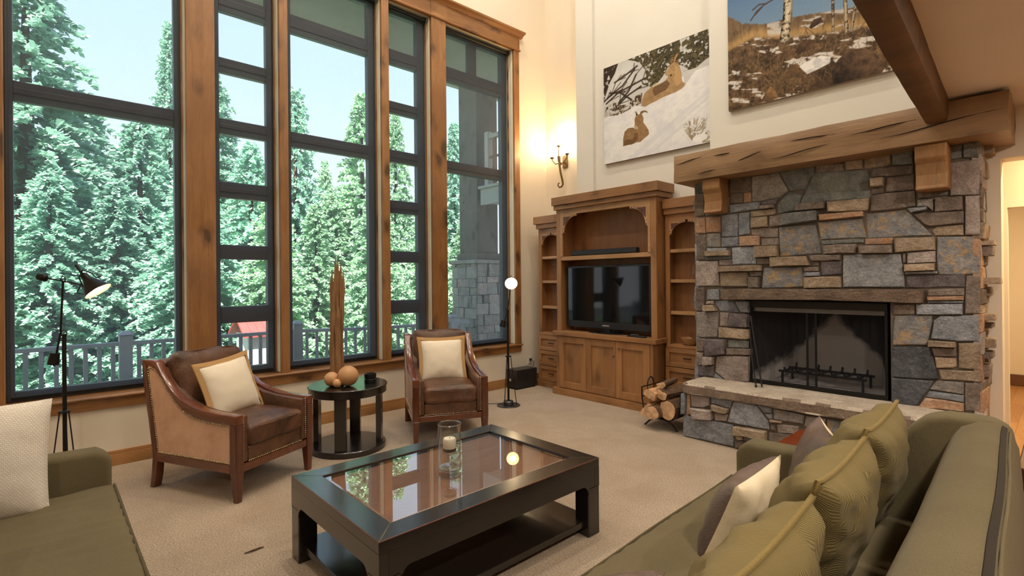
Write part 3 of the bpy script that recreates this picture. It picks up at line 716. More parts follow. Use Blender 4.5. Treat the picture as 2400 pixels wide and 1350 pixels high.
# upper balcony beside the column
bl = thing('upper_balcony', 'pale upper balcony between the porch column and the house', 'balcony', (-2.0, 1.30, 2.98))
bx('fascia', MT['siding'], 0, 1.78, 0, 0.06, 0, 0.30, bl, 0.004)
bx('slab', MT['soffit'], 0, 1.78, 0.06, 2.2, 0.05, 0.30, bl, 0.0)
bx('nosing', MT['siding'], -0.03, 1.78, -0.04, 0.10, 0.30, 0.35, bl, 0.004)
bx('newel_post', MT['siding'], 0.10, 0.21, 0.02, 0.13, 0.35, 1.36, bl, 0.006)
bx('hand_rail', MT['siding'], 0.21, 1.78, 0.03, 0.12, 1.22, 1.30, bl, 0.006)
bx('lower_rail', MT['siding'], 0.21, 1.78, 0.05, 0.10, 0.46, 0.52, bl, 0.004)
for k in range(10):
    bx('baluster', MT['porch'], 0.34 + k * 0.15, 0.37 + k * 0.15, 0.06, 0.09, 0.52, 1.22, bl, 0.002)
bx('mid_rail', MT['porch'], 0.21, 1.78, 0.06, 0.09, 0.86, 0.90, bl, 0.002)
struct(MB().box(-1.35, -0.22, -9.2, 5.0, 4.965, 5.05).box(-1.38, -1.33, -9.2, 5.0, 4.945, 5.16).build('ceiling_eaves', MT['soffit']))
struct(MB().box(-0.35, 9.2, -9.2, 5.6, Z_HIGH + 0.12, Z_HIGH + 0.25).build('ceiling_roof', MT['soffit']))
struct(MB().box(-3.1, -1.38, 0.7, 4.6, 5.56, 5.66).build('ceiling_added_sunshade', MT['soffit']))  # unseen slab added to keep the sun off the porch column
# shed with the red roof
sh = thing('garden_shed', 'small white shed with red metal roof beyond the deck', 'shed', (-6.15, -1.62, -2.7))
bx('wall', MT['shedwall'], -0.42, 0.42, -0.14, 0.30, 0, 3.20, sh, 0.01)
MB().prism([(-0.58, 3.15), (0.0, 3.50), (0.58, 3.15), (0.58, 3.19), (0.0, 3.55), (-0.58, 3.19)], 'y', -0.26, 0.36).build('roof', MT['redroof'], sh)
for k in range(5): MB().prism([(0.0, 3.548), (0.58, 3.188), (0.58, 3.203), (0.0, 3.563)], 'y', -0.25 + k * 0.145, -0.235 + k * 0.145).build('seam', MT['redroof'], sh)
bx('door', MT['porch'], 0.42, 0.44, -0.05, 0.22, 0, 1.9, sh, 0.004)

# conifers
def conifer_mesh(seed, H, R, dens, droop, mat):
    rng = random.Random(seed); V_ = []; F_ = []
    z = 0.10 * H
    while z < H * 0.995:
        t = z / H; rad = R * (1 - t) ** 0.82 * rng.uniform(0.82, 1.12) + 0.12
        nb = 9 if t < 0.7 else 6
        a0 = rng.uniform(0, 6.28)
        for k in range(nb):
            a = a0 + 6.283 * k / nb + rng.uniform(-0.25, 0.25); L = rad * rng.uniform(0.75, 1.1)
            ca, sa = math.cos(a), math.sin(a)
            m = max(5, int(L * dens))
            for q in range(m):
                s = 0.18 + 0.82 * (q + rng.random()) / m
                r = L * s; zz = z + 0.12 * L * s - droop * L * s * s + rng.uniform(-0.05, 0.05)
                for sd in (-1, 1, 0):
                    ln = (0.070 + 0.060 * (1 - s * 0.5)) * rng.uniform(0.6, 1.5)
                    ang = a + (sd * rng.uniform(0.5, 1.15)); dz = rng.uniform(-0.8, 0.35) if sd else rng.uniform(-0.5, 0.6)
                    bx_, by_, bz_ = r * ca, r * sa, zz
                    dx, dy = math.cos(ang), math.sin(ang)
                    wv = ln * rng.uniform(0.20, 0.36); tl = rng.uniform(-1.3, 1.3)
                    ox, oy, oz = -dy * wv, dx * wv, tl * wv
                    n = len(V_)
                    V_ += [(bx_, by_, bz_), (bx_ + dx * ln * 0.55 + ox, by_ + dy * ln * 0.55 + oy, bz_ + dz * ln * 0.5 + oz), (bx_ + dx * ln, by_ + dy * ln, bz_ + dz * ln),
                           (bx_ + dx * ln * 0.5 - ox, by_ + dy * ln * 0.5 - oy, bz_ + dz * ln * 0.5 - oz)]
                    F_.append((n, n + 1, n + 2, n + 3))
        z += rng.uniform(0.17, 0.27) * (1.0 if t < 0.8 else 0.75)
    me = bpy.data.meshes.new('foliage'); me.from_pydata(V_, [], F_); me.materials.append(mat)
    tr = MB().tube([(0, 0, 0), (0, 0, H * 0.5), (0, 0, H * 0.98)], [R * 0.075, R * 0.05, 0.012], 8).mesh('trunk')
    tr.materials.append(MT['trunk'])
    return me, tr
CON = [conifer_mesh(1, 10.0, 2.6, 40, 0.34, MT['needle_b']), conifer_mesh(2, 10.0, 2.3, 38, 0.22, MT['needle_g']), conifer_mesh(3, 12.0, 1.7, 38, 0.30, MT['needle_b'])]
CH = [10.0, 10.0, 12.0]
TREES = [  # x, y, top z, kind, width factor, label
 (-12.4, -5.1, 10.5, 0, 1.15, 'huge blue-green spruce whose boughs fill the upper left window'),
 (-25.3, 0.0, 14.9, 2, 0.75, 'slender spire spruce rising against the sky in the widest window'),
 (-12.8, -2.7, 6.6, 0, 1.15, 'broad spruce low beside the thick post of the widest window'),
 (-17.8, -3.6, 8.2, 2, 1.4, 'spruce with upright twin-looking tip left of the slender spire'),
 (-18.2, 0.4, 10.3, 0, 0.95, 'tall spruce sloping across the left ladder window'),
 (-12.8, 0.3, 6.3, 0, 1.1, 'rounded spruce low in the left ladder window'),
 (-14.9, 2.5, 9.2, 0, 0.8, 'pointed dark spruce at the left edge of the middle window'),
 (-20.0, 5.8, 7.8, 1, 0.55, 'small distant fir tip centred low in the sky of the middle window'),
 (-13.1, 4.4, 9.0, 1, 0.95, 'tall yellow-green fir on the right of the middle window'),
 (-14.9, 6.9, 9.2, 1, 0.75, 'fir filling the left of the narrow ladder window'),
 (-15.5, 10.6, 9.6, 2, 1.0, 'spire spruce left of the porch column'),
 (-10.6, 5.7, 5.7, 1, 0.9, 'short bushy fir low behind the narrow ladder window'),
 (-8.9, -2.1, 4.5, 0, 1.3, 'nearby bushy spruce behind the thick post and railing'),
 (-9.9, -4.7, 4.1, 0, 1.45, 'nearby broad spruce behind the left floor lamp'),
 (-8.1, -0.5, 4.1, 1, 1.1, 'nearby fir above the red-roofed shed'),
 (-7.3, 1.9, 4.2, 1, 1.15, 'nearby sunlit fir right of the driftwood sculpture'),
 (-13.5, 10.0, 5.9, 1, 1.0, 'low fir behind the stone column base'),
 (-10.2, -3.5, 4.1, 0, 1.3, 'nearby spruce behind the left deck railing post'),
 (-9.4, 1.1, 3.9, 1, 1.2, 'nearby bright fir directly behind the driftwood sculpture'),
 (-18.2, -5.6, 6.8, 0, 1.3, 'far spruce hidden low behind the huge left one'),
 (-16.5, 0.9, 5.4, 1, 1.6, 'wide fir closing the gap behind the left ladder window'),
 (-17.0, -1.6, 6.0, 0, 1.5, 'wide spruce closing the gap behind the thick post'),
 (-13.0, 3.1, 4.9, 1, 1.5, 'wide fir closing the gap low behind the middle window'),
 (-11.0, 8.0, 4.6, 1, 1.3, 'low fir just left of the porch column base'),
]
for i, (x, y, zt, kd, wf, lab) in enumerate(TREES):
    h = zt + 2.7; s = h / CH[kd]
    t = thing('conifer_tree', lab, 'tree', (x, y, -2.7), i * 1.7, 'evergreens beyond the deck')
    for nm, me in (('foliage', CON[kd][0]), ('trunk', CON[kd][1])):
        o = bpy.data.objects.new(nm, me); COL.objects.link(o); o.parent = t
        sx = max(0.75 * s, min(1.3 * s, s * wf)); o.scale = (sx, sx, s)

# ------------------------------------------------------------------ fireplace
FACE=[
('g',0,2.896,2.551,3.007,2.55,3.006,2.477,2.896,2.484),
('g',0,2.896,2.482,3.004,2.476,3.004,2.436,2.895,2.445),
('n',0,2.895,2.442,3.006,2.436,3.003,2.197,2.893,2.192),
('n',-1,3.013,2.56,3.26,2.553,3.258,2.362,3.011,2.394),
('n',0,3.265,2.552,3.471,2.539,3.474,2.383,3.263,2.392),
('n',0,3.263,2.39,3.395,2.384,3.396,2.282,3.262,2.29),
('r',0,3.399,2.384,3.474,2.382,3.473,2.279,3.398,2.282),
('u',0,3.477,2.529,3.723,2.532,3.809,2.348,3.739,2.292,3.539,2.279,3.478,2.281),
('g',0,3.732,2.536,4.022,2.533,4.025,2.461,3.993,2.439,3.959,2.336,3.817,2.342),
('n',0,4.03,2.54,4.25,2.524,4.253,2.455,4.03,2.478),
('b',-1,3.011,2.389,3.26,2.357,3.258,2.202,3.009,2.197),
('b',0,3.262,2.277,3.558,2.276,3.557,2.205,3.266,2.196),
('d',0,3.56,2.271,3.73,2.286,3.698,2.233,3.559,2.24),
('n',1,3.559,2.238,3.694,2.232,3.695,2.202,3.559,2.201),
('g',0,3.712,2.23,3.808,2.339,3.93,2.3,3.9,2.208,3.875,2.152,3.715,2.141),
('g',0,4.001,2.448,4.032,2.477,4.287,2.453,4.42,2.442,4.434,2.366,4.433,2.205,4.116,2.207,3.902,2.214,3.931,2.294),
('n',2,3.88,2.215,4.075,2.214,4.114,2.205,4.11,2.149,3.875,2.15),
('t',1,4.119,2.205,4.433,2.201,4.426,2.111,4.412,2.098,4.19,2.111,4.125,2.121),
('t',0,3.468,2.19,3.693,2.199,3.7,2.142,3.63,2.135,3.467,2.137),
('t',1,3.467,2.134,3.625,2.134,3.629,2.031,3.466,2.03),
('n',0,3.637,2.134,3.741,2.133,3.74,2.031,3.636,2.023),
('g',2,3.744,2.135,4.05,2.138,4.052,2.053,3.743,2.029),
('r',1,4.055,2.102,4.391,2.097,4.393,2.054,4.058,2.05),
('r',0,2.893,2.19,3.009,2.184,3.013,2.018,2.897,2.022),
('r',0,3.012,2.184,3.168,2.176,3.17,2.013,3.015,2.02),
('b',0,3.174,2.185,3.346,2.193,3.346,1.96,3.177,1.962),
('b',0,3.349,2.191,3.458,2.191,3.461,1.972,3.349,1.963),
('n',0,3.466,2.025,3.718,2.014,3.722,1.925,3.554,1.927,3.465,1.967),
('o',0,3.725,2.018,4.029,2.02,4.056,1.88,4.079,1.759,3.962,1.755,3.733,1.747),
('o',0,4.041,2.036,4.378,2.038,4.404,1.877,4.063,1.881),
('g',0,4.063,1.874,4.389,1.867,4.391,1.839,4.076,1.839),
('o',0,3.023,2.014,3.167,2.008,3.171,1.866,3.022,1.866),
('n',0,2.902,2.012,3.01,2.01,3.008,1.74,2.905,1.738),
('b',0,3.174,1.959,3.349,1.96,3.351,1.866,3.176,1.861),
('r',1,3.356,1.96,3.555,1.955,3.556,1.859,3.358,1.864),
('n',0,3.564,1.924,3.725,1.922,3.726,1.854,3.563,1.856),
('b',0,3.022,1.863,3.232,1.854,3.232,1.83,3.022,1.837),
('t',2,3.019,1.834,3.273,1.828,3.272,1.775,3.021,1.779),
('g',0,3.005,1.776,3.272,1.772,3.274,1.742,3.004,1.74),
('b',0,3.28,1.853,3.515,1.855,3.515,1.683,3.283,1.682),
('t',2,3.518,1.855,3.726,1.851,3.726,1.747,3.512,1.746),
('n',0,3.517,1.743,3.65,1.74,3.649,1.679,3.517,1.681),
('t',2,3.653,1.745,3.962,1.742,3.986,1.66,3.653,1.656),
('n',1,3.969,1.749,4.221,1.744,4.224,1.697,3.99,1.698),
('n',1,4.08,1.832,4.343,1.831,4.33,1.753,4.089,1.753),
('p',0,2.91,1.733,3.14,1.73,3.161,1.475,2.908,1.469),
('p',0,3.148,1.74,3.277,1.74,3.279,1.682,3.148,1.679),
('t',2,3.148,1.674,3.58,1.674,3.577,1.619,3.163,1.617),
('t',0,3.168,1.612,3.443,1.612,3.441,1.471,3.167,1.47),
('n',0,3.448,1.612,3.565,1.615,3.565,1.567,3.452,1.566),
('n',2,3.452,1.563,3.556,1.565,3.555,1.457,3.456,1.453),
('o',0,3.581,1.648,3.924,1.647,3.928,1.562,3.927,1.467,3.566,1.454),
('n',1,3.93,1.642,4.054,1.648,4.056,1.607,3.932,1.604),
('b',1,3.931,1.599,4.064,1.602,4.065,1.565,3.93,1.561),
('n',0,3.994,1.691,4.054,1.692,4.054,1.651,3.994,1.648),
('d',0,4.062,1.695,4.228,1.694,4.227,1.576,4.068,1.565),
('t',1,3.932,1.553,4.225,1.559,4.226,1.464,3.931,1.457),
('L',3,3.224,1.443,3.466,1.452,3.985,1.451,4.488,1.454,4.786,1.449,4.777,1.347,4.429,1.352,4.085,1.355,3.66,1.35,3.223,1.345),
('n',0,2.902,1.461,3.006,1.466,2.987,1.216,2.899,1.208),
('b',0,3.018,1.438,3.153,1.447,3.156,1.336,3.016,1.329),
('n',0,3.157,1.447,3.2,1.455,3.201,1.337,3.159,1.336),
('t',0,4.255,2.536,4.384,2.528,4.384,2.45,4.254,2.459),
('t',0,4.388,2.532,4.576,2.536,4.579,2.444,4.392,2.449),
('g',0,4.584,2.538,4.722,2.546,4.721,2.425,4.583,2.444),
('n',0,4.44,2.434,4.583,2.436,4.723,2.42,4.723,2.354,4.441,2.369),
('t',2,4.437,2.36,4.531,2.356,4.53,2.283,4.441,2.286),
('n',0,4.441,2.279,4.526,2.273,4.528,2.23,4.442,2.226),
('n',0,4.54,2.352,4.724,2.349,4.727,2.227,4.538,2.233),
('n',0,4.444,2.214,4.53,2.228,4.731,2.222,4.733,2.1,4.662,2.089,4.431,2.089),
('n',-1,4.727,2.564,4.931,2.564,4.928,2.199,4.734,2.203),
('n',0,4.738,2.197,4.928,2.195,4.928,2.163,4.741,2.155),
('g',0,4.935,2.532,5.009,2.535,5.008,2.428,4.94,2.418),
('g',0,5.012,2.534,5.098,2.534,5.1,2.407,5.012,2.428),
('p',0,4.937,2.406,5.1,2.403,5.1,2.141,4.938,2.153),
('u',0,4.741,2.15,4.843,2.15,4.842,2.046,4.81,2.082,4.737,2.095),
('n',1,4.847,2.149,5.009,2.144,5.012,2.04,4.846,2.041),
('b',2,4.681,2.085,4.807,2.084,4.804,2.062,4.701,2.049),
('n',1,4.71,2.041,5.015,2.034,5.016,1.942,4.816,1.936,4.78,1.951),
('o',0,4.399,2.078,4.669,2.08,4.751,1.986,4.829,1.866,4.705,1.866,4.41,1.873),
('t',0,4.825,1.901,4.852,1.933,5.011,1.933,5.017,1.853,4.844,1.86),
('p',0,5.021,2.147,5.1,2.139,5.102,1.849,5.02,1.853),
('r',0,4.391,1.868,4.586,1.868,4.588,1.813,4.391,1.82),
('n',2,4.357,1.812,4.586,1.807,4.588,1.741,4.361,1.747),
('t',1,4.594,1.858,4.848,1.853,4.851,1.752,4.764,1.75,4.593,1.743),
('o',0,4.857,1.855,5.102,1.843,5.103,1.565,4.865,1.562,4.854,1.601),
('s',0,4.23,1.742,4.637,1.734,4.647,1.653,4.657,1.567,4.659,1.468,4.232,1.466),
('n',0,4.643,1.737,4.666,1.738,4.666,1.662,4.649,1.653),
('p',0,4.67,1.74,4.851,1.748,4.851,1.658,4.67,1.652),
('t',2,4.658,1.648,4.846,1.654,4.846,1.597,4.658,1.591),
('b',1,4.658,1.588,4.86,1.592,4.863,1.574,4.657,1.571),
('d',0,4.665,1.56,5.018,1.564,5.017,1.471,4.663,1.466),
('n',0,5.025,1.558,5.101,1.561,5.096,1.272,5.014,1.268),
('n',0,4.794,1.449,5.015,1.459,5.015,1.409,4.793,1.401),
('r',1,4.793,1.397,5.015,1.406,5.012,1.376,4.793,1.367),
('b',0,4.793,1.363,5.009,1.371,5.008,1.355,4.793,1.344),
('n',0,4.576,1.33,4.72,1.336,4.72,1.256,4.576,1.246),
('b',1,4.727,1.336,5.005,1.348,5.005,1.268,4.726,1.256),
('o',0,4.586,1.237,4.828,1.255,4.824,1.182,4.794,1.019,4.574,1.003),
('b',0,4.834,1.216,4.872,1.254,5.093,1.266,5.092,1.076,4.976,1.063,4.814,1.073),
('t',2,4.8,1.061,4.967,1.062,4.967,1.022,4.8,1.016),
('n',0,4.813,1.009,4.967,1.017,4.968,0.95,4.832,0.94),
('t',0,4.835,0.935,4.966,0.947,4.967,0.878,4.944,0.863,4.844,0.851),
('t',0,4.973,1.055,5.098,1.068,5.098,0.864,4.975,0.867),
('k',0,4.57,0.991,4.81,1.012,4.844,0.872,4.863,0.77,4.837,0.76,4.568,0.747),
('k',0,4.568,0.741,4.833,0.754,4.784,0.641,4.731,0.541,4.566,0.512),
('t',0,4.849,0.844,5.099,0.859,5.101,0.781,4.869,0.769),
('u',0,4.84,0.757,5.007,0.768,5.006,0.672,4.801,0.684),
('b',0,4.799,0.673,5.006,0.668,5.006,0.617,4.777,0.62),
('r',0,4.774,0.615,5.006,0.611,5.005,0.549,4.731,0.532),
('n',0,5.01,0.766,5.095,0.775,5.094,0.565,5.008,0.554),
('p',0,3.012,1.319,3.097,1.326,3.097,1.287,3.008,1.286),
('t',2,3,1.278,3.112,1.286,3.135,1.225,2.999,1.214),
('b',0,3.101,1.327,3.298,1.328,3.356,1.215,3.282,1.216,3.153,1.22,3.104,1.289),
('b',0,3.301,1.328,3.438,1.331,3.438,1.214,3.36,1.215),
('u',0,2.904,1.203,3.139,1.218,3.129,0.957,2.901,0.937),
('p',0,3.155,1.214,3.251,1.214,3.235,1.07,3.15,1.069),
('d',1,3.255,1.209,3.433,1.207,3.432,1.075,3.242,1.073),
('t',1,3.142,1.062,3.442,1.057,3.445,0.97,3.427,0.957,3.141,0.958),
('n',0,2.905,0.932,2.996,0.937,2.985,0.794,2.903,0.79),
('n',0,2.903,0.786,2.982,0.789,2.977,0.656,2.906,0.648),
('d',2,3.008,0.932,3.222,0.945,3.217,0.797,3.075,0.764,3.007,0.761),
('g',0,3.23,0.94,3.427,0.946,3.426,0.873,3.229,0.862),
('n',1,3.225,0.855,3.451,0.868,3.451,0.809,3.221,0.792),
('p',2,2.99,0.751,3.095,0.762,3.09,0.677,2.985,0.657),
('d',0,2.91,0.644,3.09,0.665,3.089,0.557,2.909,0.538),
('p',0,3.115,0.764,3.232,0.786,3.436,0.797,3.427,0.547,3.206,0.531,3.099,0.605),
('b',0,3.09,0.596,3.199,0.53,3.073,0.546)]

HEARTH=[
('b',1,2.95,0.429,2.995,0.44,2.99,0.228,2.943,0.217),
('r',0,2.997,0.436,3.032,0.438,3.038,0.227,2.992,0.221),
('p',0,3.034,0.431,3.233,0.444,3.232,0.352,3.16,0.313,3.041,0.307),
('p',2,3.041,0.302,3.263,0.312,3.266,0.227,3.069,0.2),
('b',0,3.245,0.441,3.453,0.44,3.427,0.358,3.244,0.381),
('t',2,3.263,0.373,3.423,0.356,3.411,0.314,3.347,0.302,3.267,0.321),
('p',0,3.27,0.291,3.407,0.302,3.392,0.233,3.274,0.215),
('b',0,3.46,0.438,3.659,0.439,3.766,0.299,3.775,0.235,3.396,0.231,3.43,0.35),
('b',0,3.666,0.436,3.79,0.434,3.79,0.38,3.72,0.374),
('b',0,3.73,0.365,3.793,0.377,3.796,0.333,3.763,0.326),
('u',0,3.8,0.43,4.051,0.418,4.045,0.341,3.802,0.333),
('t',1,3.773,0.325,3.877,0.331,3.874,0.314,3.773,0.308),
('u',0,4.057,0.416,4.204,0.415,4.197,0.327,4.038,0.32),
('n',0,3.779,0.288,3.82,0.291,3.818,0.234,3.779,0.233),
('p',0,3.824,0.298,4.008,0.314,3.995,0.245,3.834,0.22),
('b',0,2.956,0.208,3.46,0.215,3.456,0.016,2.95,0.005),
('t',2,3.466,0.209,3.752,0.219,3.748,0.141,3.551,0.142,3.465,0.131),
('t',1,3.479,0.126,3.548,0.14,3.544,0.097,3.493,0.086),
('d',1,3.551,0.136,3.748,0.137,3.737,0.113,3.558,0.1),
('n',0,3.758,0.211,4.001,0.243,3.994,0.151,3.754,0.113),
('n',0,3.464,0.074,3.751,0.11,3.747,0.031,3.464,0.012),
('b',0,3.754,0.108,4,0.149,3.999,0.046,3.75,0.031),
('o',0,4.21,0.415,4.46,0.406,4.449,0.317,4.203,0.289),
('b',0,4.462,0.405,4.655,0.398,4.654,0.321,4.454,0.312),
('u',0,4.007,0.241,4.27,0.278,4.264,0.169,4.006,0.141),
('n',0,4.276,0.276,4.505,0.306,4.504,0.196,4.269,0.167),
('p',0,4.006,0.137,4.264,0.166,4.263,0.06,4.006,0.044),
('b',0,4.51,0.307,4.654,0.318,4.653,0.191,4.504,0.19),
('t',0,4.269,0.164,4.504,0.19,4.503,0.074,4.268,0.059)]

fp = thing('stone_fireplace', 'stacked natural stone fireplace with raised hearth and black firebox', 'fireplace', (0, 0, 0))
FB = (3.425, 4.535, 0.542, 1.335)   # firebox opening
core = MB().box(2.90, 3.40, 0.208, 0.60, 0, 2.56).box(4.56, 5.09, 0.208, 0.60, 0, 2.56).box(3.40, 4.56, 0.208, 0.60, 1.36, 2.56).box(3.40, 4.56, 0.225, 0.60, 0.0, 0.535).box(2.98, 5.09, -0.178, 0.225, 0, 0.44)
core.build('mortar_core', MT['mortar'], fp)
rs = random.Random(11)
PRO = {-1: 0.02, 0: 0.036, 1: 0.062, 2: 0.092, 3: 0.115}
for row in FACE:
    col, pro, fl = row[0], row[1], row[2:]
    poly = [(fl[i], fl[i + 1]) for i in range(0, len(fl), 2)]
    stone_piece(fp, poly, '-y', 0.225, PRO[pro] + rs.uniform(-0.011, 0.012), STN[col], rs)
for row in HEARTH:
    col, pro, fl = row[0], row[1], row[2:]
    poly = [(fl[i], min(fl[i + 1], 0.435)) for i in range(0, len(fl), 2)]
    stone_piece(fp, poly, '-y', -0.165, PRO[pro] * 0.9 + rs.uniform(-0.005, 0.005), STN[col], rs)
# returns: right side of the chimney stone, its left side and the hearth end
veneer(fp, '+x', 0.19, 0.595, 0.005, 2.555, 5.09, [STN['t'], STN['n'], STN['r'], STN['p']], rs, 0.06, 0.22, 0.10, 0.40, 0.02)
for (z, h, o_, y) in ((2.47, 0.10, 0.075, 0.40), (1.78, 0.035, 0.075, 0.34), (1.70, 0.075, 0.065, 0.36), (1.49, 0.05, 0.11, 0.30), (1.40, 0.07, 0.05, 0.38), (1.22, 0.05, 0.08, 0.30), (1.16, 0.04, 0.06, 0.36), (1.02, 0.07, 0.075, 0.30), (0.94, 0.05, 0.06, 0.30), (0.80, 0.09, 0.045, 0.32)):
    stone_piece(fp, [(y, z), (y + 0.18, z), (y + 0.18, z + h), (y, z + h)], '+x', 5.09, o_, STN['t'] if o_ > 0.07 else STN['n'], rs)
veneer(fp, '-x', 0.20, 0.60, 0.005, 2.555, 2.90, [STN['t'], STN['n'], STN['b']], rs, 0.08, 0.25, 0.12, 0.40, 0.015)
veneer(fp, '-x', -0.19, 0.20, 0.005, 0.435, 2.98, [STN['b'], STN['n'], STN['p']], rs, 0.1, 0.2, 0.12, 0.3, 0.02)
# hearth slab, rough edged
def slab(name, x0, x1, y0, y1, z0, z1, mat, nx, parent, amp, seed, hole=None):
    rng = random.Random(seed); V_ = []; F_ = []
    ny = 6
    for k, z in enumerate((z0, z0 + 0.012, z1 - 0.02, z1)):
        for i in range(nx + 1):
            for j in range(ny + 1):
                x = x0 + (x1 - x0) * i / nx; y = y0 + (y1 - y0) * j / ny
                if j == 0: y += amp * noise.noise(Vector((x * 5 + seed, k * 1.7, 0))) + (0.018 if k == 3 else 0.0) + (0.006 if k == 0 else 0)
                if i == 0: x += (0.03 if k == 3 else 0.0) + 0.6 * amp * noise.noise(Vector((y * 7, k, seed))) + (0.05 if j == 0 else 0)
                V_.append((x, y, z + (0.004 * noise.noise(Vector((x * 6, y * 6, seed))) if k == 3 else 0)))
    w = (nx + 1) * (ny + 1)
    def id_(k, i, j): return k * w + i * (ny + 1) + j
    for i in range(nx):
        for j in range(ny):
            F_.append((id_(0, i, j), id_(0, i, j + 1), id_(0, i + 1, j + 1), id_(0, i + 1, j)))
            F_.append((id_(3, i, j), id_(3, i + 1, j), id_(3, i + 1, j + 1), id_(3, i, j + 1)))
    for k in range(3):
        for i in range(nx):
            F_.append((id_(k, i, 0), id_(k, i + 1, 0), id_(k + 1, i + 1, 0), id_(k + 1, i, 0)))
            F_.append((id_(k, i, ny), id_(k + 1, i, ny), id_(k + 1, i + 1, ny), id_(k, i + 1, ny)))
        for j in range(ny):
            F_.append((id_(k, 0, j), id_(k + 1, 0, j), id_(k + 1, 0, j + 1), id_(k, 0, j + 1)))
            F_.append((id_(k, nx, j), id_(k, nx, j + 1), id_(k + 1, nx, j + 1), id_(k + 1, nx, j)))
    o = MB().add(V_, F_).build(name, mat, parent)
    return o
o = slab('hearth_slab', 2.945, 5.12, -0.235, 0.24, 0.440, 0.540, MT['slab'], 60, fp, 0.022, 3)
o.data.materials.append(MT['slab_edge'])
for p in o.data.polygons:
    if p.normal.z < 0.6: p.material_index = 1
# firebox
fbx = MB()
bk = (3.60, 4.36, 0.90)
q0 = [(FB[0], 0.26), (bk[0], bk[2]), (bk[1], bk[2]), (FB[1], 0.26)]
V_ = [(x, y, FB[2] - 0.005) for x, y in q0] + [(x, y, 1.40) for x, y in q0]
fbx.add(V_, [(0, 1, 5, 4), (1, 2, 6, 5), (2, 3, 7, 6), (0, 3, 2, 1), (4, 5, 6, 7)])
me = bpy.data.meshes.new('firebox'); me.from_pydata(fbx.v, [], fbx.f)
obj('firebox', me, MT['firebrick'], fp)
fr = MB().box(FB[0], FB[0] + 0.022, 0.235, 0.262, FB[2], FB[3]).box(FB[1] - 0.022, FB[1], 0.235, 0.262, FB[2], FB[3]).box(FB[0], FB[1], 0.225, 0.27, FB[3] - 0.065, FB[3]).box(FB[0], FB[1], 0.232, 0.265, FB[2], FB[2] + 0.035)
fr.build('firebox_frame', MT['black'], fp, 0.003)
bx('damper_hood', MT['steel'], FB[0] + 0.02, FB[1] - 0.02, 0.275, 0.29, FB[3] - 0.105, FB[3] - 0.06, fp, 0.002)
MT['mesh'] = m_sheer('fire_screen_mesh', (0.03, 0.03, 0.036), 0.30)
def curtain(x0, x1, seed):
    V_ = []; F_ = []; n = 60
    for i in range(n + 1):
        x = x0 + (x1 - x0) * i / n; y = 0.285 + 0.010 * math.sin(i * 0.95 + seed) 
        V_ += [(x, y, FB[2] + 0.02), (x, y, FB[3] - 0.07)]
    for i in range(n): F_.append((2 * i, 2 * i + 2, 2 * i + 3, 2 * i + 1))
    me = bpy.data.meshes.new('mesh_curtain'); me.from_pydata(V_, [], F_); return obj('mesh_curtain', me, MT['mesh'], fp, 80)
c1 = curtain(FB[0] + 0.02, 3.995, 0.0); c2 = curtain(3.925, FB[1] - 0.02, 1.0)
for x, c in ((3.995, c1), (3.925, c2)):
    bx('pull_edge', MT['black'], x - 0.009, x + 0.009, 0.276, 0.284, FB[2] + 0.02, FB[3] - 0.07, c, 0.002)
MB().tube([(FB[0] + 0.02, 0.285, FB[3] - 0.07), (FB[1] - 0.02, 0.285, FB[3] - 0.07)], 0.007, 8).build('curtain_rod', MT['black'], fp)
gt = thing('log_grate', 'black iron log grate inside the firebox', 'grate', (3.98, 0.58, 0.54))
for k in range(7):
    x = -0.30 + 0.1 * k
    MB().tube([(x, -0.165, 0.15), (x, -0.15, 0.12), (x, 0.15, 0.12), (x, 0.165, 0.16)], 0.011, 6).build('bar', MT['iron'], gt, smooth=50)
for y in (-0.13, 0.13):
    MB().tube([(-0.36, y, 0.11), (0.36, y, 0.11)], 0.013, 6).build('cross_bar', MT['iron'], gt, smooth=50)
    for x in (-0.33, 0.33): MB().tube([(x, y, 0.11), (x, y, 0.0)], 0.012, 6).build('leg', MT['iron'], gt, smooth=50)
pk = thing('fire_poker', 'black iron poker leaning at the left of the firebox', 'poker', (3.615, 0.05, 0.54))
MB().tube([(0.0, 0, 0.008), (-0.135, 0.105, 0.60)], 0.008, 8).build('shaft', MT['iron'], pk, smooth=50)
MB().tube([(-0.135, 0.105, 0.60), (-0.146, 0.113, 0.65)], 0.013, 8).build('handle', MT['iron'], pk, smooth=50)
tg = thing('fire_tongs', 'black iron fire tongs beside the poker', 'tongs', (3.565, 0.04, 0.54))
MB().tube([(0.0, 0, 0.008), (-0.06, 0.055, 0.27), (-0.098, 0.115, 0.55)], 0.007, 8).build('shaft', MT['iron'], tg, smooth=50)
MB().ball((0, 0, 0.012), 0.012).build('tip', MT['iron'], tg, smooth=60)

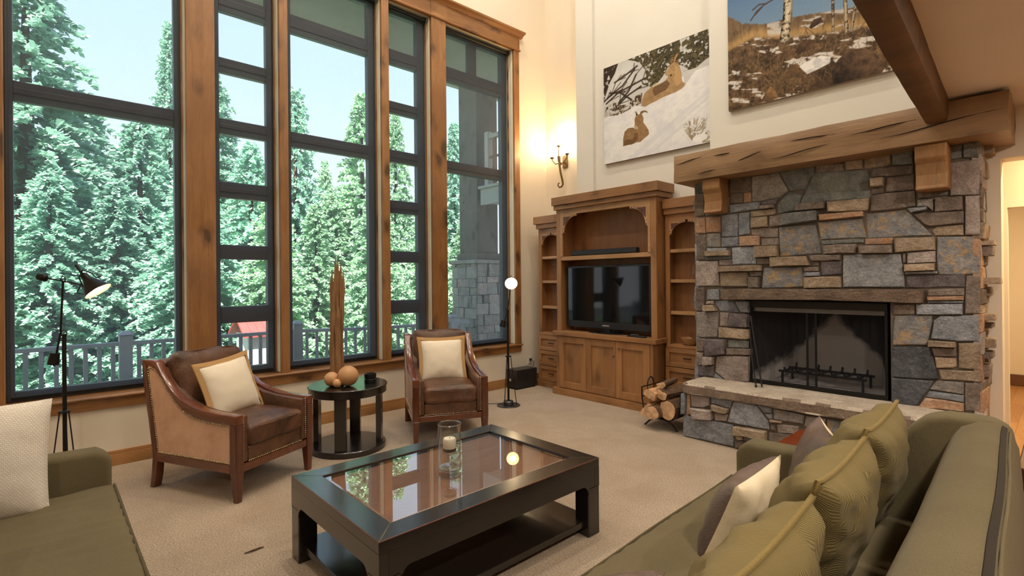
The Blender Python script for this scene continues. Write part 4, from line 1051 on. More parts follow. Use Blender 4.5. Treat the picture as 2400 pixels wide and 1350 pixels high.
# mantel beam and corbels
def hewn(name, x0, x1, y0, y1, z0, z1, mat, parent, amp, n=34, seed=0):
    V_ = []; F_ = []; m = 4; ring = []
    for a in range(4):
        for k in range(m):
            t = k / m
            ring.append([(y0 + (y1 - y0) * t, z0), (y1, z0 + (z1 - z0) * t), (y1 + (y0 - y1) * t, z1), (y0, z1 + (z0 - z1) * t)][a])
    L = len(ring); cy_ = (y0 + y1) / 2; cz_ = (z0 + z1) / 2
    for i in range(n + 1):
        x = x0 + (x1 - x0) * i / n
        for (y, z) in ring:
            k = amp * noise.noise(Vector((x * 2.2 + seed, y * 6, z * 6))) + 0.4 * amp * noise.noise(Vector((x * 8, y * 9 + seed, z * 9)))
            corner = (abs(abs(y - cy_) - (y1 - y0) / 2) < 1e-6) and (abs(abs(z - cz_) - (z1 - z0) / 2) < 1e-6)
            sh = 0.012 if corner else 0.0
            dy, dz = y - cy_, z - cz_; l = math.hypot(dy, dz)
            V_.append((x + (0.01 * noise.noise(Vector((y * 9, z * 9, i))) if i in (0, n) else 0), y + dy / l * (k - sh), z + dz / l * (k - sh)))
    for i in range(n):
        for j in range(L):
            F_.append((i * L + j, i * L + (j + 1) % L, (i + 1) * L + (j + 1) % L, (i + 1) * L + j))
    F_.append(tuple(range(L))); F_.append(tuple(n * L + j for j in range(L)))
    return MB().add(V_, F_).build(name, mat, parent, smooth=35)
mt = thing('mantel_beam', 'thick rough-hewn timber mantel across the stone fireplace', 'mantel', (2.80, 0, 2.53))
hewn('beam', 0, 2.47, -0.05, 0.59, 0.0, 0.282, MT['beam'], mt, 0.012, seed=4)
MT['crack'] = m_plain('dark_wood_crack', (0.02, 0.009, 0.004), 0.9)
for (xa, xb, za, zb) in ((0.02, 0.30, 0.185, 0.215), (0.42, 0.62, 0.205, 0.20), (0.55, 0.95, 0.10, 0.17), (0.95, 1.42, 0.075, 0.12), (1.10, 1.45, 0.205, 0.195), (1.55, 1.98, 0.16, 0.185), (1.75, 2.45, 0.09, 0.15), (0.25, 0.45, 0.055, 0.07)):
    pts = [(xa + (xb - xa) * t, -0.0545 + 0.004 * math.sin(t * 9), za + (zb - za) * (t * t * (3 - 2 * t))) for t in [i / 8 for i in range(9)]]
    MB().tube(pts, [0.0005 + 0.0042 * math.sin(PI * i / 8) for i in range(9)], 6).build('check_crack', MT['crack'], mt)
for (xa, xb) in ((0.275, 0.455), (1.955, 2.145)):
    MB().prism([(0.20, -0.335), (0.02, -0.33), (0.035, -0.30), (0.045, -0.22), (0.03, -0.14), (0.0, -0.10), (0.0, 0.002), (0.20, 0.002)], 'x', xa, xb).build('corbel', MT['corbel'], mt, 0.012)
# ceiling beam running towards the viewer, and the ceilings' edge above it
cb = thing('ceiling_beam', 'dark rough timber beam under the edge of the low ceiling', 'beam', (4.893, -0.045, 2.66), 0.051)
o = hewn('beam', -9.0, -0.01, -0.066, 0.066, 0, 0.26, MT['beam_y'], cb, 0.006, 60, 9)
o.rotation_euler = (0, 0, PI / 2)

# ------------------------------------------------------------------ built-in cabinets
def arch_bracket(parent, xc, s, zt, w, h, y, mat):
    """corner bracket with quarter-round underside; s=+1 opens to +x"""
    pts = [(0, 0), (w, 0), (w, -0.028)]
    for k in range(9):
        a = PI / 2 * k / 8
        pts.append((w - (w - 0.03) * math.sin(a), -0.028 - (h - 0.05) * (1 - math.cos(a))))
    pts += [(0, -h)]
    MB().prism([(xc + s * p, zt + q) for p, q in pts], 'y', y - 0.012, y + 0.012).build('arch_bracket', mat, parent, 0.002)
    MB().prism([(xc + s * 0.025, zt - 0.03), (xc + s * w * 0.62, zt - 0.03), (xc + s * 0.025, zt - h * 0.60)], 'y', y - 0.0145, y - 0.011).build('bracket_inset', MT['copper'], parent, 0.001)
    for (a, b) in ((w * 0.72, -0.016), (w * 0.88, -0.016), (0.013, -h * 0.72), (0.013, -h * 0.88)):
        MB().tube([(xc + s * a, y - 0.016, zt + b), (xc + s * a, y - 0.010, zt + b)], 0.005, 8).build('peg', MT['espresso'], parent)
def panel_door(parent, x0, x1, z0, z1, y, kx=None, kz=None, name='door', fr=0.085):
    d = MB().box(x0, x0 + fr, y - 0.030, y, z0, z1).box(x1 - fr, x1, y - 0.030, y, z0, z1).box(x0 + fr, x1 - fr, y - 0.030, y, z0, z0 + fr).box(x0 + fr, x1 - fr, y - 0.030, y, z1 - fr, z1)
    o = d.build(name, MT['cab_z'] if name == 'door' else MT['cab_x'], parent, 0.002)
    bx('panel', MT['cab_z'] if name == 'door' else MT['cab_x'], x0 + fr - 0.01, x1 - fr + 0.01, y - 0.010, y - 0.002, z0 + fr - 0.01, z1 - fr + 0.01, o, 0.001)
    return o
def knob(parent, x, z, y):
    MB().tube([(x, y, z), (x, y - 0.010, z), (x, y - 0.018, z), (x, y - 0.026, z)], [0.006, 0.006, 0.013, 0.010], 10).build('knob', MT['rust'], parent, smooth=40)
def pull(parent, x, z, y, w=0.085):
    MB().tube([(x - w / 2, y, z), (x - w / 2, y - 0.022, z), (x + w / 2, y - 0.022, z), (x + w / 2, y, z)], 0.006, 8).build('pull', MT['black'], parent, smooth=40)
cc = thing('media_cabinet', 'tall centre media cabinet of alder with arched opening and three doors', 'cabinet', (0, 0, 0))
Y0, YU, YB = 0.344, 0.42, 0.735
bx('plinth', MT['cab_x'], 0.725, 2.345, 0.327, YB, 0, 0.087, cc, 0.004)
MB().box(0.79, 0.835, Y0, YB, 0.087, 0.80).box(2.248, 2.29, Y0, YB, 0.087, 0.80).box(0.835, 2.248, Y0 + 0.004, YB, 0.087, 0.10).box(0.835, 2.248, Y0 + 0.03, YB, 0.10, 0.80).build('base', MT['cab_z'], cc, 0.003)
bx('counter', MT['cab_x'], 0.738, 2.342, 0.318, YB, 0.80, 0.858, cc, 0.005)
for (a, b, kx) in ((0.838, 1.300, 1.256), (1.304, 1.768, 1.726), (1.772, 2.245, 1.828)):
    d = panel_door(cc, a, b, 0.103, 0.793, Y0 + 0.026); knob(d, kx, 0.708, Y0 - 0.004)
    if kx == 1.726: MB().tube([(1.739, Y0 - 0.003, 0.603), (1.739, Y0 - 0.010, 0.603)], 0.014, 10).build('lock', MT['rust'], d, smooth=40)
for (a, b) in ((0.737, 0.812), (2.222, 2.300)):
    bx('side_stile', MT['cab_z'], a, b, YU, YU + 0.03, 0.858, 2.51, cc, 0.003)
bx('side_panel', MT['cab_z'], 0.737, 0.775, YU + 0.03, YB, 0.858, 2.51, cc, 0.002); bx('side_panel', MT['cab_z'], 2.262, 2.300, YU + 0.03, YB, 0.858, 2.51, cc, 0.002)
bx('back_board', MT['cab_in'], 0.775, 2.262, YB - 0.02, YB, 0.858, 2.51, cc, 0.0)
bx('top_rail', MT['cab_lt'], 0.812, 2.222, YU, YU + 0.03, 2.435, 2.51, cc, 0.003)
bx('shelf', MT['cab_lt'], 0.775, 2.262, YU + 0.005, YB - 0.02, 1.815, 1.868, cc, 0.003)
for (a, b) in ((0.812, 0.845), (2.189, 2.222)):
    bx('arch_stile', MT['cab_lt'], a, b, YU - 0.004, YU + 0.02, 1.868, 2.435, cc, 0.002)
arch_bracket(cc, 0.845, 1, 2.437, 0.25, 0.26, YU + 0.008, MT['cab_lt'])
arch_bracket(cc, 2.189, -1, 2.437, 0.25, 0.26, YU + 0.008, MT['cab_lt'])
bx('bed_mould', MT['cab_x'], 0.715, 2.335, YU - 0.035, YB, 2.51, 2.572, cc, 0.006)
bx('crown', MT['cab_x'], 0.70, 2.357, YU - 0.062, YB, 2.572, 2.682, cc, 0.004)
def tower(name, lab, xl, xr, cl_, cr_, top, nd):
    YT = 0.57
    t = thing(name, lab, 'cabinet', (0, 0, 0))
    bx('plinth', MT['cab_x'], xl - 0.05 if cl_ else xl, xr, YT - 0.03, YB, 0, 0.087, t, 0.004)
    bx('side_panel', MT['cab_z'], xl, xl + 0.022, YT + 0.022, YB, 0.087, top, t, 0.002); bx('side_panel', MT['cab_z'], xr - 0.022, xr, YT + 0.022, YB, 0.087, top, t, 0.002)
    bx('back_board', MT['cab_in'], xl + 0.022, xr - 0.022, YB - 0.02, YB, 0.087, top, t)
    for (a, b) in ((xl, xl + 0.055), (xr - 0.055, xr)):
        bx('stile', MT['cab_z'], a, b, YT, YT + 0.022, 0.087, top, t, 0.003)
    bx('top_rail', MT['cab_x'], xl + 0.055, xr - 0.055, YT, YT + 0.022, top - 0.075, top, t, 0.003)
    for z in (1.895, 1.545, 1.175):
        bx('shelf', MT['cab_lt'], xl + 0.022, xr - 0.022, YT + 0.02, YB - 0.02, z - 0.038, z, t, 0.002)
    bx('lower_deck', MT['cab_x'], xl + 0.002, xr - 0.002, YT - 0.004, YB - 0.02, 0.753, 0.79, t, 0.003)
    arch_bracket(t, xl + 0.055, 1, top - 0.074, (xr - xl - 0.11) * 0.46, 0.17, YT + 0.008, MT['cab_lt'])
    arch_bracket(t, xr - 0.055, -1, top - 0.074, (xr - xl - 0.11) * 0.46, 0.17, YT + 0.008, MT['cab_lt'])
    dz = (0.753 - 0.09) / nd
    for k in range(nd):
        d = panel_door(t, xl + 0.006, xr - 0.006, 0.09 + k * dz + 0.004, 0.09 + (k + 1) * dz - 0.004, YT + 0.004, name='drawer', fr=0.05)
        pull(d, (xl + xr) / 2, 0.09 + (k + 0.5) * dz, YT - 0.002)
    bx('bed_mould', MT['cab_x'], xl - 0.02 if cl_ else xl, xr, YT - 0.035, YB, top, 2.367, t, 0.006)
    bx('crown', MT['cab_x'], xl - 0.052 if cl_ else xl, xr, YT - 0.058, YB, 2.367, 2.478, t, 0.004)
    return t
tower('bookcase_tower', 'narrow alder shelf tower with drawers in the room corner', 0.242, 0.735, True, False, 2.30, 3)
tower('bookcase_tower', 'alder shelf tower with drawers beside the stone fireplace', 2.325, 2.868, False, False, 2.30, 3)

tv = thing('television', 'large black flat television in the media cabinet', 'television', (1.505, 0.52, 0.858))
bx('screen', MT['tvglass'], -0.64, 0.64, -0.022, -0.012, 0.145, 0.855, tv, 0.002)
bx('housing', MT['plastic'], -0.665, 0.665, -0.018, 0.05, 0.055, 0.88, tv, 0.010)
bx('neck', MT['plastic'], -0.05, 0.05, 0.0, 0.03, 0.015, 0.075, tv, 0.004)
MB().prism([(0.30 * math.cos(2 * PI * k / 24), 0.12 * math.sin(2 * PI * k / 24) + 0.01) for k in range(24)], 'z', 0, 0.015).build('stand', MT['tvglass'], tv, 0.003)
bx('speaker_strip', MT['plastic'], -0.655, 0.655, -0.020, -0.016, 0.06, 0.135, tv, 0.001)
def text_part(body, size, loc, rot, mat, parent, name='lettering', ext=0.0006):
    c = bpy.data.curves.new(name, 'FONT'); c.body = body; c.size = size; c.align_x = 'CENTER'; c.align_y = 'CENTER'; c.extrude = ext
    o = bpy.data.objects.new(name, c); COL.objects.link(o); o.parent = parent
    dg = bpy.context.evaluated_depsgraph_get(); me = bpy.data.meshes.new_from_object(o.evaluated_get(dg))
    bpy.data.objects.remove(o); n = obj(name, me, mat, parent); n.location = loc; n.rotation_euler = rot; return n
text_part('SAMSUNG', 0.024, (0.0, -0.0208, 0.098), (PI / 2, 0, 0), MT['white'], tv)
sb = thing('soundbar', 'long black soundbar on the shelf above the television', 'soundbar', (1.45, 0.53, 1.868))
bx('body', MT['plastic'], -0.52, 0.52, -0.035, 0.055, 0.008, 0.078, sb, 0.014, 3)
for x in (-0.4, 0.4): bx('foot', MT['plastic'], x - 0.03, x + 0.03, -0.02, 0.04, 0, 0.009, sb, 0.001)
rm = thing('game_controllers', 'small heap of black and silver remotes on the media counter', 'remote', (2.0, 0.40, 0.858))
bx('remote', MT['plastic'], -0.09, 0.07, -0.02, 0.02, 0, 0.018, rm, 0.005)
o = bx('remote', MT['steel'], -0.05, 0.05, 0.0, 0.035, 0.018, 0.032, rm, 0.005); o.rotation_euler = (0, 0, 0.3)
bx('remote', MT['plastic'], 0.05, 0.17, -0.03, 0.015, 0, 0.02, rm, 0.005)
bw = thing('wooden_bowl', 'small pale wooden bowl on the tower shelf by the fireplace', 'bowl', (2.60, 0.63, 0.79))
MB().lathe([(0.045, 0.0), (0.075, 0.02), (0.105, 0.085), (0.098, 0.085), (0.068, 0.026), (0.001, 0.014)], 28).build('bowl', MT['bowl'], bw, smooth=40)
vs_ = thing('glass_bottle', 'clear stoppered glass bottle on the tower shelf by the fireplace', 'bottle', (2.66, 0.66, 1.545))
MB().lathe([(0.001, 0.004), (0.05, 0.004), (0.058, 0.03), (0.058, 0.14), (0.03, 0.19), (0.022, 0.21), (0.026, 0.225)], 24).build('bottle', MT['cglass'], vs_, smooth=40)
MB().ball((0, 0, 0.245), 0.024).build('stopper', MT['cglass'], vs_, smooth=60)
vs2 = thing('dark_vase', 'small dark vase at the back of the corner tower shelf', 'vase', (0.60, 0.66, 1.545))
MB().lathe([(0.001, 0), (0.035, 0), (0.05, 0.05), (0.03, 0.11), (0.02, 0.13), (0.026, 0.15)], 20).build('vase', MT['plastic'], vs2, smooth=40)

# ------------------------------------------------------------------ canvas prints (flat print: colour per point)
def fbm(X, Z, sc, seed=0, oct_=4):
    out = np.zeros_like(X); amp = 1.0; tot = 0
    rng = np.random.RandomState(seed)
    for o in range(oct_):
        g = rng.rand(64, 64); x = X * sc * 2 ** o + seed; z = Z * sc * 2 ** o + seed * 1.3
        xi = np.floor(x).astype(int); zi = np.floor(z).astype(int); fx = x - xi; fz = z - zi
        fx = fx * fx * (3 - 2 * fx); fz = fz * fz * (3 - 2 * fz)
        a = g[xi % 64, zi % 64]; b = g[(xi + 1) % 64, zi % 64]; c = g[xi % 64, (zi + 1) % 64]; d = g[(xi + 1) % 64, (zi + 1) % 64]
        out += amp * ((a * (1 - fx) + b * fx) * (1 - fz) + (c * (1 - fx) + d * fx) * fz); tot += amp; amp *= 0.55
    return out / tot
def inpoly(X, Z, poly):
    ins = np.zeros(X.shape, bool); n = len(poly)
    for i in range(n):
        (x0, z0), (x1, z1) = poly[i], poly[(i + 1) % n]
        c = ((z0 > Z) != (z1 > Z)) & (X < (x1 - x0) * (Z - z0) / (z1 - z0 + 1e-9) + x0); ins ^= c
    return ins
def seg_d(X, Z, pts):
    d = np.full(X.shape, 9.0)
    for (x0, z0), (x1, z1) in zip(pts[:-1], pts[1:]):
        dx, dz = x1 - x0, z1 - z0; t = np.clip(((X - x0) * dx + (Z - z0) * dz) / (dx * dx + dz * dz + 1e-12), 0, 1)
        d = np.minimum(d, np.hypot(X - x0 - t * dx, Z - z0 - t * dz))
    return d
def soft(n, thr, w=0.05): return np.clip((n - thr) / w + 0.5, 0, 1)
def paint(img, mask, col, k=1.0):
    m = (mask * k)[..., None] if mask.dtype != bool else mask[..., None] * k
    img[:] = img * (1 - m) + np.array(col) * m
def canvas(name, label, x0, x1, y0, y1, z0, z1, nx, nz, painter):
    t = thing(name, label, 'picture', ((x0 + x1) / 2, y1, z0))
    cx_ = (x0 + x1) / 2
    S, T = np.meshgrid(np.linspace(0, 1, nx + 1), np.linspace(0, 1, nz + 1), indexing='ij')
    img = painter(S, T)
    pad = np.pad(img, ((1, 1), (1, 1), (0, 0)), 'edge'); sm = sum(pad[i:i + img.shape[0], j:j + img.shape[1]] * w for i, j, w in ((0, 1, .12), (2, 1, .12), (1, 0, .12), (1, 2, .12), (1, 1, .52)))
    gr = np.random.RandomState(nx).rand(*img.shape[:2], 1) - 0.5
    img = sm * (1 + 0.10 * gr)
    V_ = [(x0 + (x1 - x0) * i / nx - cx_, y0 - y1, (z1 - z0) * j / nz) for i in range(nx + 1) for j in range(nz + 1)]
    F_ = [(i * (nz + 1) + j, (i + 1) * (nz + 1) + j, (i + 1) * (nz + 1) + j + 1, i * (nz + 1) + j + 1) for i in range(nx) for j in range(nz)]
    me = bpy.data.meshes.new('print'); me.from_pydata(V_, [], F_)
    ca = me.color_attributes.new('print', 'FLOAT_COLOR', 'POINT')
    lin = np.clip(img, 0, 1) ** 2.2
    ca.data.foreach_set('color', np.concatenate([lin, np.ones(lin.shape[:2] + (1,))], -1).astype(np.float32).ravel())
    obj('print', me, MT['print'], t)
    bx('stretcher', MT['canvas_edge'], x0 - cx_, x1 - cx_, y0 - y1 + 0.001, -0.001, 0, z1 - z0, t, 0.002)
    return t
MT['print'] = m_vcol('printed_canvas'); MT['canvas_edge'] = m_plain('canvas_edge', (0.32, 0.26, 0.22), 0.8, var=0.2)
SHP = {'ram1': [(0.392, 0.505), (0.399, 0.446), (0.422, 0.392), (0.457, 0.369), (0.492, 0.351), (0.534, 0.36), (0.577, 0.357), (0.63, 0.324), (0.648, 0.304), (0.623, 0.279), (0.62, 0.261), (0.641, 0.235), (0.659, 0.207), (0.686, 0.192), (0.703, 0.186), (0.737, 0.209), (0.752, 0.256), (0.764, 0.309), (0.766, 0.359), (0.774, 0.395), (0.795, 0.418), (0.789, 0.44), (0.763, 0.457), (0.711, 0.471), (0.659, 0.476), (0.599, 0.483), (0.538, 0.498), (0.478, 0.509), (0.434, 0.524)],
 'h1a': [(0.672, 0.187), (0.67, 0.161), (0.681, 0.135), (0.694, 0.136), (0.687, 0.158), (0.689, 0.188)],
 'h1b': [(0.698, 0.187), (0.701, 0.147), (0.722, 0.121), (0.748, 0.119), (0.732, 0.136), (0.718, 0.161), (0.713, 0.189)],
 'ear1': [(0.72, 0.179), (0.741, 0.169), (0.743, 0.212), (0.723, 0.209)],
 'sh1': [(0.517, 0.354), (0.638, 0.335), (0.663, 0.376), (0.627, 0.424), (0.558, 0.436), (0.523, 0.451), (0.499, 0.391)],
 'neck1': [(0.702, 0.222), (0.744, 0.245), (0.76, 0.324), (0.762, 0.391), (0.721, 0.42), (0.697, 0.37), (0.708, 0.307)],
 'face1': [(0.623, 0.287), (0.622, 0.262), (0.643, 0.239), (0.667, 0.227), (0.683, 0.269), (0.657, 0.299)],
 'clump': [(0.477, 0.37), (0.495, 0.342), (0.527, 0.328), (0.565, 0.324), (0.562, 0.352), (0.517, 0.366)],
 'ram2': [(0.202, 0.855), (0.205, 0.782), (0.221, 0.714), (0.256, 0.688), (0.308, 0.693), (0.333, 0.718), (0.317, 0.687), (0.326, 0.672), (0.324, 0.618), (0.337, 0.586), (0.367, 0.577), (0.398, 0.59), (0.414, 0.626), (0.409, 0.669), (0.436, 0.711), (0.461, 0.761), (0.464, 0.8), (0.424, 0.825), (0.38, 0.854), (0.337, 0.849), (0.293, 0.86), (0.251, 0.852), (0.216, 0.858)],
 'h2a': [(0.377, 0.58), (0.385, 0.556), (0.416, 0.553), (0.446, 0.569), (0.459, 0.594), (0.443, 0.582), (0.419, 0.572), (0.401, 0.58), (0.394, 0.592)],
 'h2b': [(0.343, 0.582), (0.329, 0.542), (0.342, 0.545), (0.358, 0.582)],
 'sh2': [(0.209, 0.853), (0.214, 0.803), (0.253, 0.795), (0.304, 0.817), (0.332, 0.745), (0.36, 0.77), (0.352, 0.821), (0.32, 0.852), (0.259, 0.858)],
 'face2': [(0.321, 0.71), (0.319, 0.684), (0.336, 0.675), (0.362, 0.709), (0.352, 0.725)],
 'snow': [(-0.003, 0.525), (0.073, 0.512), (0.159, 0.531), (0.263, 0.509), (0.341, 0.486), (0.434, 0.519), (0.608, 0.477), (0.789, 0.44), (0.784, 0.342), (0.887, 0.329), (1.004, 0.321)],
 'fol': [(0.247, -0.002), (0.452, -0.007), (1.0, 0.0), (1.003, 0.249), (0.958, 0.267), (0.888, 0.308), (0.785, 0.303), (0.77, 0.245), (0.686, 0.192), (0.642, 0.218), (0.615, 0.268), (0.544, 0.337), (0.492, 0.354), (0.408, 0.3), (0.389, 0.249), (0.444, 0.234), (0.43, 0.159), (0.384, 0.08), (0.331, 0.041)],
 'trunkL': [(0.0, -0.0), (0.161, -0.002), (0.123, 0.093), (0.069, 0.165), (0.022, 0.278), (0.005, 0.328), (-0.007, 0.457)],
 'brush': [(-0.003, 0.525), (0.026, 0.411), (0.113, 0.386), (0.214, 0.439), (0.336, 0.39), (0.405, 0.378), (0.388, 0.478), (0.263, 0.506), (0.159, 0.527), (0.073, 0.512)],
 'branch1': [(0.001, 0.346), (0.099, 0.288), (0.204, 0.244), (0.328, 0.12)],
 'branch2': [(0.027, 0.374), (0.167, 0.295), (0.288, 0.275), (0.427, 0.245)],
 'branch3': [(0.11, 0.459), (0.251, 0.361), (0.39, 0.311)],
 'branch4': [(0.065, 0.275), (0.184, 0.31), (0.292, 0.411)],
 'branch5': [(0.12, 0.185), (0.224, 0.152), (0.354, 0.098)],
 'branch6': [(0.163, 0.404), (0.27, 0.313), (0.343, 0.179)],
 'bush': [(0.848, 0.945), (0.779, 0.79), (0.84, 0.756), (0.918, 0.751), (0.977, 0.789), (0.957, 0.88), (0.904, 0.916)],
 'mound': [(0.852, 0.937), (0.887, 0.91), (0.939, 0.908), (0.976, 0.929), (0.972, 0.963), (0.919, 0.984), (0.868, 0.97)],
 'bush2': [(0.936, 0.987), (0.956, 0.927), (0.983, 0.885), (1.003, 0.906), (1.0, 0.997)]}

def paint_sheep(S, T):
    D = 1 - T; P = SHP
    n1 = fbm(S, T, 9, 3); n2 = fbm(S, T, 34, 5); n3 = fbm(S, T, 80, 8)
    img = np.ones(S.shape + (3,)) * np.array([0.76, 0.76, 0.765]); img *= (0.92 + 0.16 * n1)[..., None]
    rng = random.Random(4)
    DK = (0.21, 0.17, 0.14)
    for k in ('branch1', 'branch2', 'branch3', 'branch4', 'branch5', 'branch6'):
        paint(img, np.clip(1.5 - seg_d(S, D, P[k]) / 0.008, 0, 1), DK)
        for q in range(5):
            i = rng.randrange(len(P[k]) - 1); t = rng.random(); x = P[k][i][0] * (1 - t) + P[k][i + 1][0] * t; z = P[k][i][1] * (1 - t) + P[k][i + 1][1] * t
            a = rng.uniform(-0.3, 1.5); L = rng.uniform(0.05, 0.13); paint(img, np.clip(1.4 - seg_d(S, D, [(x, z), (x + L * math.cos(a), z - L * math.sin(a))]) / 0.0045, 0, 1), DK, 0.85)
    paint(img, inpoly(S, D, P['trunkL']) & (n2 > 0.37), DK); paint(img, inpoly(S, D, P['brush']) & (n2 > 0.47), (0.27, 0.22, 0.17)); paint(img, inpoly(S, D, P['brush']) & (n3 > 0.62), (0.62, 0.56, 0.50))
    fol = inpoly(S, D, P['fol']); edge = n2 + 0.35 * n1
    paint(img, fol * soft(edge, 0.55, 0.10), (0.25, 0.23, 0.165)); paint(img, fol * soft(n3, 0.54, 0.14) * soft(edge, 0.58, 0.06), (0.40, 0.37, 0.25), 0.8); paint(img, fol * soft(edge, 0.60, 0.06) * soft(-n2, -0.46, 0.08), (0.13, 0.11, 0.08), 0.9)
    sx = [p[0] for p in P['snow']]; sd_ = [p[1] for p in P['snow']]; o = np.argsort(sx)
    ln = np.interp(S[:, 0], np.array(sx)[o], np.array(sd_)[o])[:, None] + 0.018 * (n2 - 0.5)
    snow = D > ln
    sc = np.stack([0.885 - 0.22 * np.abs(n1 - 0.5), 0.885 - 0.20 * np.abs(n1 - 0.5), 0.895 - 0.13 * np.abs(n1 - 0.5)], -1)
    img = np.where(snow[..., None], sc, img)
    wind = fbm(S * 0.8 + D * 1.5, D * 3 + S * 2.0, 6, 12); paint(img, snow * soft(wind, 0.56, 0.16), (0.79, 0.80, 0.83), 0.6)
    paint(img, inpoly(S, D, P['clump']), (0.80, 0.74, 0.62), 0.8)
    for nm, c in (('ram1', (0.60, 0.49, 0.36)), ('ram2', (0.53, 0.42, 0.30))):
        mk = inpoly(S, D, P[nm]); paint(img, mk, c)
        sh = (0.86 + 0.34 * n2 + 0.12 * (n3 - 0.5))[..., None]; img[:] = np.where(mk[..., None], img * np.clip(sh, 0.6, 1.25), img)
    paint(img, inpoly(S, D, P['sh1']), (0.36, 0.27, 0.18), 0.75); paint(img, inpoly(S, D, P['sh2']), (0.34, 0.25, 0.165), 0.6)
    paint(img, inpoly(S, D, P['neck1']), (0.74, 0.60, 0.42), 0.7)
    paint(img, inpoly(S, D, P['face1']), (0.68, 0.56, 0.42), 0.7); paint(img, inpoly(S, D, P['face2']), (0.76, 0.68, 0.56), 0.7)
    for k, c in (('h1a', (0.50, 0.38, 0.24)), ('h1b', (0.62, 0.48, 0.30)), ('ear1', (0.44, 0.34, 0.24)), ('h2a', (0.46, 0.36, 0.25)), ('h2b', (0.46, 0.36, 0.25))): paint(img, inpoly(S, D, P[k]), c)
    for (x, z) in ((0.672, 0.300), (0.345, 0.575)): paint(img, np.hypot(S - x, D - z) < 0.008, (0.10, 0.07, 0.05))
    for k, n in (('bush', 70), ('bush2', 30)):
        base = P[k][0]
        for q in range(n):
            i = rng.randrange(1, len(P[k])); t = rng.random(); j = 1 + (i % (len(P[k]) - 1)); e = (P[k][i][0] * t + P[k][j][0] * (1 - t), P[k][i][1] * t + P[k][j][1] * (1 - t))
            paint(img, np.clip(1.2 - seg_d(S, D, [base, (base[0] * 0.5 + e[0] * 0.5 + rng.uniform(-0.02, 0.02), base[1] * 0.5 + e[1] * 0.5), e]) / 0.0035, 0, 1) * (n3 > 0.42), (0.56, 0.51, 0.42), 0.75)
    mk = inpoly(S, D, P['mound']); paint(img, mk, (0.90, 0.90, 0.91))
    return img
canvas('canvas_print', 'winter canvas of two bighorn sheep resting on a snowy slope', 1.315, 2.80, 0.755, 0.799, 3.098, 4.385, 420, 360, paint_sheep)
PX0, PX1, PZ0, PZ1 = 3.10, 4.53, 3.325, 4.78
